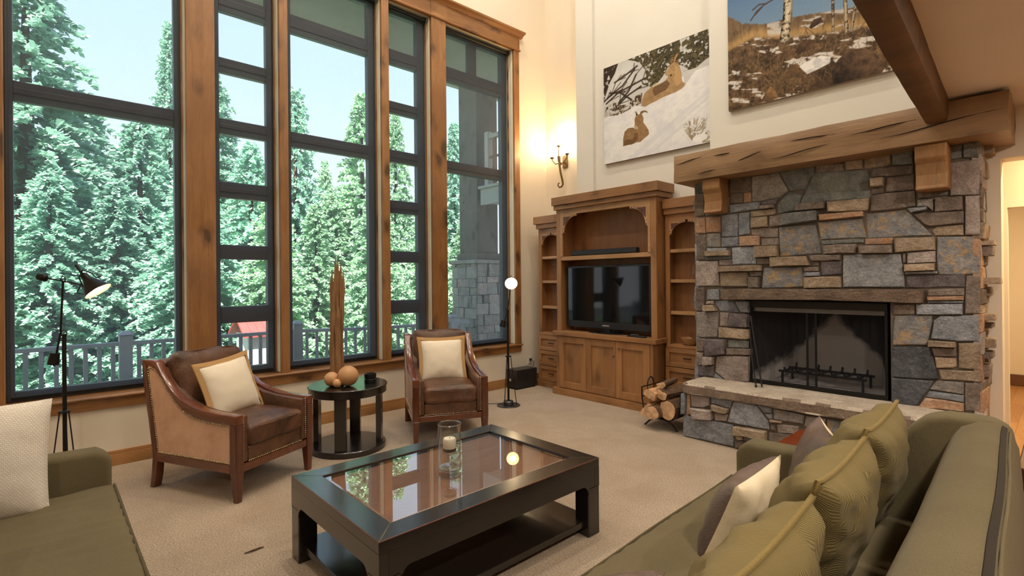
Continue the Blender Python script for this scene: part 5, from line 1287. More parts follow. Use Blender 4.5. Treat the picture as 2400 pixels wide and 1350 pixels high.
def paint_hill(S, T):
    X = PX0 + (PX1 - PX0) * S; Z = PZ0 + (PZ1 - PZ0) * T
    n1 = fbm(X, Z, 5, 2); n2 = fbm(X, Z, 18, 6, 5); n3 = fbm(X, Z, 50, 9); na = fbm(X * 0.7 + Z * 0.1, Z * 2.6 + X * 0.7, 7, 14, 5); nv = fbm(X, Z * 0.25, 60, 21)
    g = np.clip((Z - 3.95) / 0.7, 0, 1)
    img = np.stack([0.47 - 0.20 * g, 0.57 - 0.17 * g, 0.68 - 0.12 * g], -1) * (0.98 + 0.04 * n1)[..., None]
    sky = np.interp(X[:, 0], [3.10, 3.25, 3.45, 3.62, 3.76, 4.07, 4.26, 4.53], [4.34, 4.20, 4.12, 4.09, 4.08, 4.01, 3.97, 3.95])[:, None] + 0.03 * (n3 - 0.5)
    land = soft(sky - Z, 0.0, 0.012)[..., None]
    sh = 0.62 + 0.50 * nv + 0.35 * (n2 - 0.5)
    lc = np.stack([0.47 * sh, 0.385 * sh, 0.29 * sh], -1); img = img * (1 - land) + lc * land
    ft = np.interp(X[:, 0], [3.1, 3.38, 3.65, 3.9, 4.17, 4.53], [3.97, 4.02, 3.91, 3.86, 3.80, 3.74])[:, None]
    gb = np.exp(-((Z - ft - 0.03) / 0.06) ** 2) * land[..., 0]; paint(img, gb * (0.55 + 0.6 * nv), (0.72, 0.58, 0.38), 0.9)
    paint(img, land[..., 0] * soft(Z - ft, 0.02, 0.05) * soft(na, 0.60, 0.05) * (X > 3.5), (0.78, 0.78, 0.79), 0.75)
    low = soft(ft - 0.01 - Z, 0, 0.03)
    s2 = 0.40 + 0.75 * n3 + 0.55 * (n2 - 0.5); lc2 = np.stack([0.46 * s2, 0.365 * s2, 0.265 * s2], -1); img = img * (1 - low[..., None]) + lc2 * low[..., None]
    paint(img, low * soft(-n1, -0.44, 0.10), (0.20, 0.155, 0.12), 0.55)
    paint(img, low * soft(na, 0.575, 0.05) * soft(n2, 0.40, 0.10), (0.84, 0.83, 0.83), 0.92)
    rng = random.Random(9)
    for k in range(260):
        x = rng.uniform(3.1, 4.5); z = rng.uniform(3.34, 3.86); a = rng.gauss(1.57, 0.45); L = rng.uniform(0.04, 0.15)
        paint(img, np.clip(1.1 - seg_d(X, Z, [(x, z), (x + math.cos(a) * L, z + math.sin(a) * L)]) / 0.003, 0, 1), rng.choice([(0.60, 0.47, 0.31), (0.17, 0.13, 0.10), (0.70, 0.57, 0.39), (0.36, 0.28, 0.20)]), 0.7)
    for poly, c in (([(4.06, 3.45), (4.12, 3.55), (4.22, 3.61), (4.32, 3.58), (4.40, 3.48), (4.47, 3.36), (4.45, 3.325), (4.08, 3.325)], (0.36, 0.28, 0.22)), ([(3.75, 3.735), (3.80, 3.81), (3.85, 3.83), (3.92, 3.79), (3.93, 3.715), (3.78, 3.71)], (0.33, 0.25, 0.19)),
                    ([(3.88, 3.93), (3.92, 3.99), (3.98, 3.99), (4.0, 3.94), (3.9, 3.91)], (0.30, 0.22, 0.17)), ([(3.42, 3.33), (3.48, 3.42), (3.53, 3.47), (3.58, 3.40), (3.6, 3.33)], (0.52, 0.40, 0.28)), ([(3.66, 3.50), (3.70, 3.62), (3.78, 3.62), (3.80, 3.50)], (0.44, 0.34, 0.24)), ([(3.60, 3.72), (3.66, 3.79), (3.72, 3.77), (3.74, 3.70)], (0.40, 0.31, 0.23))):
        mk = inpoly(X, Z, poly); cx_ = sum(p[0] for p in poly) / len(poly); cz_ = sum(p[1] for p in poly) / len(poly)
        sh = 0.85 + 1.6 * np.clip((Z - cz_) * 0.7 + (X - cx_) * 0.9, -0.35, 0.30) + 0.7 * (n2 - 0.5) + 0.4 * (n3 - 0.5)
        img = np.where(mk[..., None], np.array(c) * sh[..., None], img)
    sn = inpoly(X, Z, [(3.79, 3.585), (3.88, 3.62), (3.98, 3.63), (4.06, 3.59), (4.05, 3.535), (3.96, 3.51), (3.86, 3.49)]); paint(img, sn, (0.90, 0.89, 0.89)); paint(img, sn * soft(-n2, -0.45, 0.12), (0.74, 0.74, 0.77), 0.8)
    def trunk(pts, w0, w1, c):
        nonlocal img
        d = seg_d(X, Z, pts); w = w0 + (w1 - w0) * np.clip((Z - 3.85) / 0.8, 0, 1); mk = d < w
        sh = 1.0 - 0.55 * (d / w) ** 2 * (0.5 + n2) - 0.5 * soft(n3, 0.58, 0.08)
        img = np.where(mk[..., None], np.array(c) * sh[..., None], img)
    trunk([(3.662, 3.90), (3.69, 4.1), (3.70, 4.3), (3.70, 4.8)], 0.046, 0.036, (0.80, 0.74, 0.64))
    trunk([(4.08, 3.83), (4.08, 4.1), (4.09, 4.8)], 0.012, 0.010, (0.66, 0.58, 0.48)); trunk([(4.185, 3.78), (4.18, 4.07), (4.17, 4.8)], 0.016, 0.013, (0.70, 0.63, 0.53)); trunk([(4.225, 3.77), (4.24, 3.90), (4.27, 4.03)], 0.011, 0.008, (0.64, 0.56, 0.46))
    for p in ([(3.69, 4.28), (3.58, 4.33), (3.48, 4.31), (3.40, 4.27), (3.34, 4.20)], [(3.5, 4.31), (3.42, 4.33), (3.36, 4.30)], [(3.45, 4.29), (3.38, 4.24)]):
        paint(img, np.clip(1.3 - seg_d(X, Z, p) / 0.008, 0, 1), (0.26, 0.20, 0.17))
    return img
canvas('canvas_print', 'large hillside canvas with pale tree trunk, rocks and patchy snow', PX0, PX1, 0.555, 0.599, PZ0, PZ1, 420, 420, paint_hill)

# ------------------------------------------------------------------ corner sconce
sc_ = thing('wall_sconce', 'three-light wrought wall sconce with glowing glass shades in the corner', 'sconce', (0.40, 1.01, 3.30))
bx('back_plate', MT['rust'], -0.05, 0.05, -0.02, 0, -0.06, 0.13, sc_, 0.006)
MB().tube([(0, -0.02, 0.02), (0, -0.10, -0.02), (-0.01, -0.15, 0.02), (-0.012, -0.16, 0.10)], 0.010, 8).build('boss', MT['rust'], sc_, smooth=50)
pts = [(0.0, -0.13, 0.10), (0.0, -0.14, -0.02), (0.01, -0.125, -0.15), (0.02, -0.10, -0.26), (0.02, -0.09, -0.32), (0.0, -0.10, -0.355), (-0.03, -0.11, -0.36), (-0.055, -0.115, -0.335), (-0.05, -0.115, -0.30), (-0.028, -0.11, -0.295)]
MB().tube(pts, [0.012, 0.017, 0.016, 0.015, 0.014, 0.013, 0.012, 0.011, 0.010, 0.008], 8).build('scroll', MT['rust'], sc_, smooth=50)
MT['sconce_glass'] = m_emit('glowing_sconce_glass', (1.0, 0.80, 0.50), 9.0)
for (dx, dy, dz) in ((-0.14, -0.15, 0.09), (0.015, -0.17, 0.235), (0.145, -0.13, 0.10)):
    MB().tube([(0, -0.12, 0.0), (dx * 0.5, dy, -0.03 + dz * 0.2), (dx * 0.95, dy, dz * 0.55), (dx, dy, dz)], 0.007, 8).build('arm', MT['rust'], sc_, smooth=50)
    MB().lathe([(0.008, -0.015), (0.03, 0.0), (0.032, 0.012), (0.001, 0.014)], 16, (dx, dy, dz)).build('cup', MT['rust'], sc_, smooth=40)
    MB().lathe([(0.028, 0.012), (0.052, 0.04), (0.066, 0.09), (0.074, 0.135), (0.070, 0.135), (0.060, 0.09), (0.046, 0.045), (0.001, 0.02)], 24, (dx, dy, dz)).build('glass_shade', MT['sconce_glass'], sc_, smooth=50)
    d = bpy.data.lights.new('sconce_bulb', 'POINT'); d.energy = 9.0; d.color = (1.0, 0.58, 0.22); d.shadow_soft_size = 0.05
    o = bpy.data.objects.new('sconce_bulb', d); COL.objects.link(o); o.location = (0.40 + dx, 1.01 + dy, 3.30 + dz + 0.17)
# wall outlet, plug and speaker box by the corner
ol = thing('wall_outlet', 'white wall outlet with a black plug below the right window', 'outlet', (0.0, 0.59, 0.285))
bx('plate', MT['white'], 0.0, 0.007, -0.038, 0.038, 0, 0.118, ol, 0.003)
bx('plug', MT['plastic'], 0.007, 0.035, -0.004, 0.03, 0.055, 0.085, ol, 0.004)
pc = MB().tube([(0.033, 0.60, 0.345), (0.07, 0.63, 0.33), (0.06, 0.62, 0.27), (0.035, 0.58, 0.20), (0.035, 0.54, 0.10), (0.03, 0.54, 0.02)], 0.004, 6).build('power_cord', MT['plastic'], smooth=50)
tag(pc, 'thin black cord hanging from the wall outlet', 'cord')
sw = thing('subwoofer', 'black subwoofer box on the carpet against the window wall', 'speaker', (0.15, 0.29, 0))
bx('cabinet', MT['plastic'], -0.115, 0.105, -0.19, 0.21, 0.02, 0.275, sw, 0.006)
for x in (-0.085, 0.075):
    for y in (-0.16, 0.18): bx('foot', MT['plastic'], x - 0.015, x + 0.015, y - 0.015, y + 0.015, 0, 0.021, sw, 0.002)
bx('front_port', MT['steel'], -0.08, 0.0, -0.196, -0.188, 0.10, 0.155, sw, 0.002)
bx('badge', MT['white'], -0.07, -0.02, -0.1975, -0.195, 0.115, 0.140, sw, 0.001)

# ------------------------------------------------------------------ armchairs
def frame_curve():
    U = [(0.44, 0.615), (0.30, 0.618), (0.14, 0.628), (0.0, 0.650), (-0.12, 0.692), (-0.22, 0.755), (-0.30, 0.835), (-0.345, 0.895), (-0.365, 0.925), (-0.385, 0.955), (-0.42, 0.968), (-0.545, 0.968)]
    L_ = [(0.44, 0.548), (0.30, 0.550), (0.15, 0.556), (0.02, 0.574), (-0.09, 0.612), (-0.18, 0.672), (-0.255, 0.745), (-0.315, 0.82), (-0.36, 0.87), (-0.40, 0.905), (-0.44, 0.92), (-0.49, 0.925)]
    return U, L_
def armchair(loc, rot, label, pillow_label):
    c = thing('armchair', label, 'armchair', loc, rot, 'leather club armchairs by the window')
    U, L_ = frame_curve()
    rear_out = [(-0.545, 0.968), (-0.54, 0.86), (-0.515, 0.70), (-0.475, 0.50), (-0.445, 0.33), (-0.435, 0.22), (-0.445, 0.10), (-0.465, 0.0)]
    rear_in = [(-0.49, 0.925), (-0.488, 0.85), (-0.462, 0.70), (-0.422, 0.50), (-0.392, 0.33), (-0.382, 0.22), (-0.395, 0.10), (-0.42, 0.0)]
    for s in (-1, 1):
        ya, yb = (0.305, 0.368) if s > 0 else (-0.368, -0.305)
        n = len(U); m = MB()
        V_ = [(x, ya, z) for x, z in U] + [(x, ya, z) for x, z in L_] + [(x, yb, z) for x, z in U] + [(x, yb, z) for x, z in L_]
        F_ = []
        for i in range(n - 1):
            F_ += [(i, i + 1, n + i + 1, n + i), (2 * n + i, 3 * n + i, 3 * n + i + 1, 2 * n + i + 1), (i, 2 * n + i, 2 * n + i + 1, i + 1), (n + i, n + i + 1, 3 * n + i + 1, 3 * n + i)]
        F_ += [(0, n, 3 * n, 2 * n), (n - 1, 3 * n - 1, 4 * n - 1, 2 * n - 1)]
        m.add(V_, F_).build('arm', MT['mahog'], c, 0.007, smooth=35)
        k = len(rear_out); m = MB()
        V_ = [(x, ya, z) for x, z in rear_out] + [(x, ya, z) for x, z in rear_in] + [(x, yb, z) for x, z in rear_out] + [(x, yb, z) for x, z in rear_in]
        F_ = []
        for i in range(k - 1):
            F_ += [(i, k + i, k + i + 1, i + 1), (2 * k + i, 2 * k + i + 1, 3 * k + i + 1, 3 * k + i), (i, i + 1, 2 * k + i + 1, 2 * k + i), (k + i, 3 * k + i, 3 * k + i + 1, k + i + 1)]
        F_ += [(0, 2 * k, 3 * k, k), (k - 1, 2 * k - 1, 4 * k - 1, 3 * k - 1)]
        m.add(V_, F_).build('leg', MT['mahog_z'], c, 0.006, smooth=35)
        MB().frustum((0.392, 0.432, ya + 0.012, yb - 0.012), 0.0, (0.375, 0.44, ya, yb), 0.215).box(0.375, 0.44, ya, yb, 0.213, 0.549).build('leg', MT['mahog_z'], c, 0.004)
        bx('side_rail', MT['mahog'], -0.385, 0.376, ya, yb, 0.205, 0.268, c, 0.005)
        # suede side panel filling the frame, its nailheads, and the leather lining inside
        pin = [(x, z) for x, z in L_[1:]] + [(-0.475, 0.86), (-0.455, 0.70), (-0.418, 0.50), (-0.388, 0.33), (-0.383, 0.265), (0.38, 0.265), (0.38, 0.552)]
        yo = (yb - 0.010) if s > 0 else (ya + 0.010)
        MB().prism(pin, 'y', *((yo - 0.012, yo + 0.002) if s > 0 else (yo - 0.002, yo + 0.012))).build('side_panel', MT['suede'], c, 0.002)
        nh = MB(); yn = (yb - 0.006) if s > 0 else (ya + 0.006)
        path = [(0.372, 0.275), (0.372, 0.540)] + [(x, z - 0.010) for x, z in L_[1:11]] + [(-0.480, 0.90), (-0.478, 0.86), (-0.450, 0.70), (-0.411, 0.50), (-0.382, 0.33), (-0.376, 0.275), (0.372, 0.275)]
        for a, b in zip(path[:-1], path[1:]):
            L = math.hypot(b[0] - a[0], b[1] - a[1]); q = max(1, int(L / 0.016))
            for i in range(q):
                t = i / q; nh.ball((a[0] + (b[0] - a[0]) * t, yn, a[1] + (b[1] - a[1]) * t), 0.0075, 6, 4)
        tag(nh.build('nailheads', MT['nail'], c, smooth=60), kind='stuff')
        yi = (0.255, 0.304) if s > 0 else (-0.304, -0.255)
        lin = [(0.425, 0.268), (0.425, 0.600)] + [(x, z - 0.012) for x, z in U[1:9]] + [(-0.40, 0.86), (-0.40, 0.30)]
        MB().prism(lin, 'y', *yi).build('arm_lining', MT['leather'], c, 0.010, smooth=40)
        fn = MB(); yf = 0.298 if s > 0 else -0.298
        for i in range(20): fn.ball((0.4265, yf, 0.285 + i * 0.0165), 0.0072, 6, 4)
        tag(fn.build('front_nailheads', MT['nail'], c, smooth=60), kind='stuff')
    bx('front_rail', MT['mahog'], 0.382, 0.432, -0.306, 0.306, 0.205, 0.262, c, 0.005)
    bx('rear_rail', MT['mahog'], -0.43, -0.39, -0.306, 0.306, 0.205, 0.268, c, 0.005)
    bx('front_apron', MT['leather'], 0.37, 0.425, -0.254, 0.254, 0.262, 0.375, c, 0.012)
    fn = MB()
    for i in range(32): fn.ball((0.4265, -0.25 + i * 0.0161, 0.270), 0.0068, 6, 4)
    tag(fn.build('apron_nailheads', MT['nail'], c, smooth=60), kind='stuff')
    bx('deck', MT['leather'], -0.40, 0.38, -0.256, 0.256, 0.262, 0.36, c, 0.0)
    MB().prism([(-0.40, 0.268), (-0.33, 0.268), (-0.36, 0.55), (-0.415, 0.86), (-0.425, 0.935), (-0.47, 0.96), (-0.53, 0.955), (-0.535, 0.90), (-0.505, 0.68), (-0.44, 0.30)], 'y', -0.304, 0.304).build('backrest', MT['leather'], c, 0.012, smooth=40)
    sb_ = softbox(0.375, 0.262, 0.082, 0.045, 0.34, 24, 0.012, 9, 3)
    o = sb_.build('seat_cushion', MT['leather'], c, smooth=60); o.location = (0.075, 0, 0.448)
    wl_ = [(0.37 * math.copysign(min(1, abs(1.04 * math.cos(a)) ** 0.25), math.cos(a)), 0.257 * math.copysign(min(1, abs(math.sin(a)) ** 0.25), math.sin(a)), 0.052) for a in [2 * PI * i / 64 for i in range(64)]]
    MB().loop_tube(wl_, 0.0055).build('piping', MT['leather'], o, smooth=60)
    bc = softbox(0.085, 0.292, 0.285, 0.06, 0.42, 24, 0.016, 8, 8, axis='x')
    o = bc.build('back_cushion', MT['leather'], c, smooth=60); o.location = (-0.285, 0, 0.735); o.rotation_euler = (0, -0.24, 0)
    wl_ = [(0.055, 0.283 * math.copysign(min(1, abs(math.cos(a)) ** 0.28), math.cos(a)), 0.276 * math.copysign(min(1, abs(math.sin(a)) ** 0.28), math.sin(a))) for a in [2 * PI * i / 64 for i in range(64)]]
    MB().loop_tube(wl_, 0.005).build('piping', MT['leather'], o, smooth=60)
    return c
def axes_matrix(center, wdir, updir):
    X = Vector(wdir).normalized(); Z = Vector(updir); Z = (Z - X * Z.dot(X)).normalized(); Y = Z.cross(X)
    c = Vector(center)
    return Matrix(((X.x, Y.x, Z.x, c.x), (X.y, Y.y, Z.y, c.y), (X.z, Y.z, Z.z, c.z), (0, 0, 0, 1)))
def pillow(name, label, w, h, t, center, wdir, updir, mats, edge=None, pinch=0.07, pw=0.55, wr=0.006, seed=0, group=None, flange=None):
    p = thing(name, label, 'pillow', group=group); p.matrix_world = axes_matrix(center, wdir, updir)
    mb = pillow_mb(w, h, t, 24, pinch, pw, wr, seed)
    o = obj('cover', mb.mesh('cover', weld=True), mats[0], p, 75)
    if len(mats) > 1:
        o.data.materials.append(mats[1])
        for q in o.data.polygons:
            if q.center.y > 0: q.material_index = 1
    E_ = pillow_edge(w, h, pinch)
    if edge is not None:
        MB().loop_tube(E_, edge[1], 6).build('welt', edge[0], p, smooth=60)
    if flange is not None:
        fm, fw_ = flange; V_ = []; n = len(E_)
        for (x, y, z) in E_:
            l = max(abs(x) / (w / 2), abs(z) / (h / 2))
            V_.append((x * (1 - 0.045), -0.016, z * (1 - 0.045))); V_.append((x * (1 + fw_ / w), -0.004, z * (1 + fw_ / h))); V_.append((x * (1 + fw_ / w), 0.004, z * (1 + fw_ / h))); V_.append((x * (1 - 0.045), 0.016, z * (1 - 0.045)))
        F_ = []
        for i in range(n):
            j = (i + 1) % n
            for k in range(3): F_.append((4 * i + k, 4 * j + k, 4 * j + k + 1, 4 * i + k + 1))
        MB().add(V_, F_).build('burlap_border', fm, p, smooth=60)
    return p
A1, A2 = math.radians(26), math.radians(-26)
armchair((1.04, -3.70, 0), A1, 'brown leather armchair with tan suede sides left of the round table', '')
armchair((1.10, -1.735, 0), A2, 'brown leather armchair between the round table and the right floor lamp', '')
def chair_pt(loc, a, x, y, z): return (loc[0] + x * math.cos(a) - y * math.sin(a), loc[1] + x * math.sin(a) + y * math.cos(a), z)
for (loc, a, lab, tw, yo) in (((1.04, -3.70), A1, 'cream linen pillow with tan border on the left armchair', 0.06, -0.012), ((1.10, -1.735), A2, 'cream linen pillow with tan border on the right armchair', -0.02, -0.01)):
    ctr = chair_pt(loc, a, -0.04, yo, 0.722)
    wd = (-math.sin(a + tw), math.cos(a + tw), 0.09 if tw > 0 else 0.0)
    pillow('throw_pillow', lab, 0.46, 0.45, 0.17, ctr, wd, (-0.33 * math.cos(a), -0.33 * math.sin(a), 1.0), [MT['linen']], None, 0.07, 0.6, 0.006, 3 if tw > 0 else 5, 'cream pillows on the armchairs', (MT['burlap'], 0.058))

# ------------------------------------------------------------------ round side table and what stands on it
st = thing('side_table', 'round espresso side table between the two armchairs', 'side table', (0.955, -2.72, 0))
MB().lathe([(0.001, 0.518), (0.345, 0.518), (0.350, 0.522), (0.350, 0.575), (0.357, 0.580), (0.357, 0.592), (0.352, 0.597), (0.30, 0.597), (0.001, 0.597)], 56).build('table_top', MT['espresso'], st, smooth=30)
MB().lathe([(0.001, 0.0), (0.335, 0.0), (0.340, 0.006), (0.340, 0.048), (0.334, 0.054), (0.001, 0.054)], 56).build('base_disc', MT['espresso'], st, smooth=30)
for k in range(4):
    a = math.radians(-38 + 90 * k)
    o = bx('leg', MT['espresso'], -0.024, 0.024, -0.05, 0.05, 0.054, 0.518, st, 0.003); o.location = (0.285 * math.cos(a), 0.285 * math.sin(a), 0); o.rotation_euler = (0, 0, a)
sp_ = thing('driftwood_sculpture', 'tall jagged driftwood sculpture standing on the round table', 'sculpture', (0.90, -2.80, 0.597))
def shard(name, x, y, h, r, seed, lean):
    rng = random.Random(seed); n = 40; V_ = []; F_ = []; m = 12
    for i in range(n + 1):
        t = i / n; rr = r * (1.12 - 0.3 * t) * (1.0 if t < 0.84 else max(0.10, ((1 - t) / 0.16) ** 0.8)) 
        cx_ = x + lean[0] * t + 0.010 * noise.noise(Vector((seed, t * 4, 0))); cy_ = y + lean[1] * t + 0.010 * noise.noise(Vector((0, t * 4, seed)))
        for j in range(m):
            a = 2 * PI * j / m; k = 1 + 0.55 * noise.noise(Vector((math.cos(a) * 2.2 + seed, math.sin(a) * 2.2, t * 5.0))) + 0.25 * noise.noise(Vector((math.cos(a) * 5, math.sin(a) * 5 + seed, t * 16.0)))
            V_.append((cx_ + rr * k * math.cos(a), cy_ + rr * k * math.sin(a), h * t))
    for i in range(n):
        for j in range(m): F_.append((i * m + j, i * m + (j + 1) % m, (i + 1) * m + (j + 1) % m, (i + 1) * m + j))
    F_.append(tuple(range(m - 1, -1, -1))); F_.append(tuple(n * m + j for j in range(m)))
    return MB().add(V_, F_).build(name, MT['drift'], sp_, smooth=50)
R0 = (0.676, 0.737)
for k, (l0, l1, dd, h, r) in enumerate(((-0.046, -0.040, 0.0, 1.07, 0.021), (-0.028, -0.004, 0.006, 1.20, 0.022), (-0.004, 0.016, 0.012, 1.17, 0.018), (0.022, 0.046, 0.0, 1.15, 0.018), (0.042, 0.064, 0.004, 1.07, 0.015), (-0.042, -0.044, -0.018, 0.80, 0.024), (0.0, -0.006, -0.022, 0.83, 0.026), (0.034, 0.026, -0.014, 0.82, 0.023), (-0.022, -0.024, 0.020, 0.93, 0.025), (0.014, 0.022, 0.024, 0.74, 0.026), (-0.012, -0.020, -0.030, 0.60, 0.026))):
    shard('shard', l0 * R0[0] + dd * R0[1], l0 * R0[1] - dd * R0[0], h, r, 3 + k, ((l1 - l0) * R0[0], (l1 - l0) * R0[1]))
bx('foot_plate', MT['black'], -0.07, 0.07, -0.06, 0.06, 0.0, 0.008, sp_, 0.002)
for (lx, dp, r, lab) in ((0.050, -0.145, 0.093, 'largest turned wooden ball on the round table'), (-0.098, -0.150, 0.066, 'middle-sized turned wooden ball on the round table'), (-0.020, -0.225, 0.040, 'smallest turned wooden ball on the round table')):
    # lx along the picture's width, dp towards the viewer
    x = 0.955 + lx * R0[0] - dp * R0[1] * 0.72; y = -2.72 + lx * R0[1] + dp * R0[0] * 0.9
    b_ = thing('wooden_ball', lab, 'ball', (x, y, 0.597), group='wooden balls on the round table')
    MB().ball((0, 0, r), r, 28, 18).build('ball', MT['ball'], b_, smooth=80)
    MB().tube([(0, 0, 2 * r - 0.002), (0, 0, 2 * r + 0.001)], 0.006, 8).build('turning_mark', MT['espresso'], b_)
cu = thing('black_votive', 'small black metal votive holder on the round table', 'candle holder', (1.055, -2.545, 0.597))
MB().lathe([(0.001, 0.004), (0.05, 0.0), (0.055, 0.004), (0.055, 0.035), (0.048, 0.042), (0.055, 0.050), (0.055, 0.085), (0.047, 0.085), (0.044, 0.02), (0.001, 0.016)], 24).build('cup', MT['black'], cu, smooth=35)
MB().lathe([(0.001, 0.07), (0.042, 0.07), (0.044, 0.02)], 20).build('wax', MT['wax'], cu, smooth=35)

MT['rim'] = m_glass('glass_rim', (0.85, 0.87, 0.88), 0.35, 1.0, power=2.0)
# ------------------------------------------------------------------ coffee table
ct = thing('coffee_table', 'large low espresso coffee table with an inset glass top', 'coffee table', (3.07, -3.06, 0))
HX, HY, HT = 0.51, 0.74, 0.46
w_ = 0.125
for sx in (-1, 1):
    for sy in (-1, 1):
        x0, x1 = sorted((sx * HX, sx * (HX - 0.105))); y0, y1 = sorted((sy * HY, sy * (HY - 0.105)))
        bx('leg', MT['espresso'], x0, x1, y0, y1, 0, 0.30, ct, 0.006)
for s in (-1, 1):
    a, b = sorted((s * HX, s * (HX - w_)))
    MB().prism([(s * HX, -HY), (s * HX, HY), (s * (HX - w_), HY - w_), (s * (HX - w_), -HY + w_)], 'z', 0.405, HT).build('top_rail', MT['espresso'], ct, 0.002)
    MB().prism([(-HX, s * HY), (HX, s * HY), (HX - w_, s * (HY - w_)), (-HX + w_, s * (HY - w_))], 'z', 0.405, HT).build('top_rail', MT['espresso'], ct, 0.002)
    def apron_poly(half, tr=0.0):
        p = [(-half + tr, 0.405), (-half + tr, 0.29)]
        p += [(-half + 0.105, 0.29)] + [(-half + 0.105 + 0.05 * (1 - math.cos(t)), 0.255 + 0.06 * math.sin(t)) for t in [PI / 2 * i / 6 for i in range(7)]]
        q = [(-x, z) for x, z in p][::-1]
        return p + q
    ya, yb = sorted((s * HY, s * (HY - 0.045))); MB().prism(apron_poly(HX), 'y', ya, yb).build('apron', MT['espresso'], ct, 0.004)
    xa, xb = sorted((s * HX, s * (HX - 0.045))); MB().prism(apron_poly(HY, 0.046), 'x', xa, xb).build('apron', MT['espresso'], ct, 0.004)
    MB().tube([(s * (HX - 0.0015), -HY, HT - 0.0025), (s * (HX - 0.0015), HY, HT - 0.0025)], 0.0026, 6).build('rubbed_edge', MT['worn'], ct)
    MB().tube([(-HX, s * (HY - 0.0015), HT - 0.0025), (HX, s * (HY - 0.0015), HT - 0.0025)], 0.0026, 6).build('rubbed_edge', MT['worn'], ct)
bx('lower_shelf', MT['espresso'], -HX + 0.03, HX - 0.03, -HY + 0.03, HY - 0.03, 0.055, 0.095, ct, 0.004)
bx('woven_panel', MT['inlay'], -HX + w_ - 0.01, HX - w_ + 0.01, -HY + w_ - 0.01, HY - w_ + 0.01, 0.405, 0.430, ct)
V_ = [(-HX + w_ + 0.002, -HY + w_ + 0.002), (HX - w_ - 0.002, -HY + w_ + 0.002), (HX - w_ - 0.002, HY - w_ - 0.002), (-HX + w_ + 0.002, HY - w_ - 0.002)]
gm = bpy.data.meshes.new('glass_pane'); gm.from_pydata([(x, y, 0.4475) for x, y in V_] + [(x * 0.955, y * 0.972, 0.452) for x, y in V_], [], [(0, 1, 5, 4), (1, 2, 6, 5), (2, 3, 7, 6), (3, 0, 4, 7), (4, 5, 6, 7)])
obj('glass_pane', gm, MT['tglass'], ct)
tw_ = thing('carpet_sliver', 'thin brown twig lying on the carpet before the left sofa', 'sliver', (2.343, -3.94, 0.0))
MB().tube([(0.0, -0.05, 0.006), (0.003, -0.01, 0.008), (-0.002, 0.03, 0.007), (0.0, 0.055, 0.006)], [0.003, 0.005, 0.005, 0.003], 6).build('stem', MT['bark'], tw_, smooth=60)  # raised brown sliver for a slot-like mark in the carpet
hl = thing('hurricane_vase', 'clear glass hurricane candle holder on the coffee table', 'candle holder', (3.115, -3.105, 0.46))
MB().lathe([(0.001, 0.0), (0.060, 0.0), (0.066, 0.006), (0.066, 0.262), (0.069, 0.268), (0.066, 0.270), (0.062, 0.266), (0.062, 0.022), (0.001, 0.018)], 40).build('glass', MT['cglass'], hl, smooth=35)
MB().loop_tube([(0.0655 * math.cos(a), 0.0655 * math.sin(a), 0.268) for a in [2 * PI * i / 40 for i in range(40)]], 0.0032).build('rim', MT['rim'], hl, smooth=60)
MB().loop_tube([(0.062 * math.cos(a), 0.062 * math.sin(a), 0.012) for a in [2 * PI * i / 40 for i in range(40)]], 0.006).build('foot_ring', MT['rim'], hl, smooth=60)
MB().lathe([(0.001, 0.018), (0.045, 0.022), (0.030, 0.035), (0.012, 0.05), (0.016, 0.07), (0.010, 0.085), (0.03, 0.10), (0.05, 0.105), (0.05, 0.108), (0.001, 0.108)], 28).build('stem', MT['cglass'], hl, smooth=35)
cn = thing('pillar_candle', 'short ivory pillar candle inside the glass hurricane', 'candle', (3.115, -3.105, 0.568))
MB().lathe([(0.001, 0.0), (0.036, 0.0), (0.038, 0.004), (0.038, 0.070), (0.033, 0.077), (0.022, 0.073), (0.001, 0.072)], 28).build('wax', MT['wax'], cn, smooth=40)
MB().lathe([(0.0385, 0.004), (0.0395, 0.012), (0.0395, 0.020), (0.0385, 0.022)], 28).build('band', MT['espresso'], cn, smooth=40)
MB().tube([(0, 0, 0.07), (0.002, 0, 0.085)], 0.0012, 5).build('wick', MT['black'], cn)

# ------------------------------------------------------------------ floor lamps
def lamp_body(name, label, loc):
    t = thing(name, label, 'floor lamp', loc, group='industrial floor lamps by the window')
    MB().lathe([(0.001, 0), (0.140, 0), (0.145, 0.004), (0.143, 0.010), (0.001, 0.014)], 40).build('base_plate', MT['steel'], t, smooth=35)
    MB().lathe([(0.060, 0.013), (0.062, 0.018), (0.062, 0.052), (0.056, 0.060), (0.001, 0.060)], 28).build('base_drum', MT['steel'], t, smooth=35)
    MB().tube([(0, 0, 0.058), (0, 0, 1.185)], 0.0135, 10).build('pole', MT['black'], t, smooth=40)
    MB().lathe([(0.0135, 0.60), (0.034, 0.604), (0.034, 0.616), (0.0135, 0.620)], 16).build('collar', MT['black'], t, smooth=35)
    for k in range(3):
        a = math.radians(47 - 90 + 120 * k - 30)
        MB().tube([(0.030 * math.cos(a), 0.030 * math.sin(a), 0.61), (0.100 * math.cos(a), 0.100 * math.sin(a), 0.012)], 0.0045, 6).build('strut', MT['black'], t, smooth=50)
        MB().ball((0.033 * math.cos(a), 0.033 * math.sin(a), 0.61), 0.008, 8, 6).build('strut_knob', MT['black'], t, smooth=60)
    MB().loop_tube([(0.020 * R0[0] * math.cos(a), 0.020 * R0[1] * math.cos(a), 1.19 + 0.024 * math.sin(a)) for a in [2 * PI * i / 16 for i in range(16)]], 0.004).build('pivot_ring', MT['black'], t, smooth=60)
    return t
def lat(l, z, d=0.0): return (l * R0[0] + d * R0[1], l * R0[1] - d * R0[0], z)
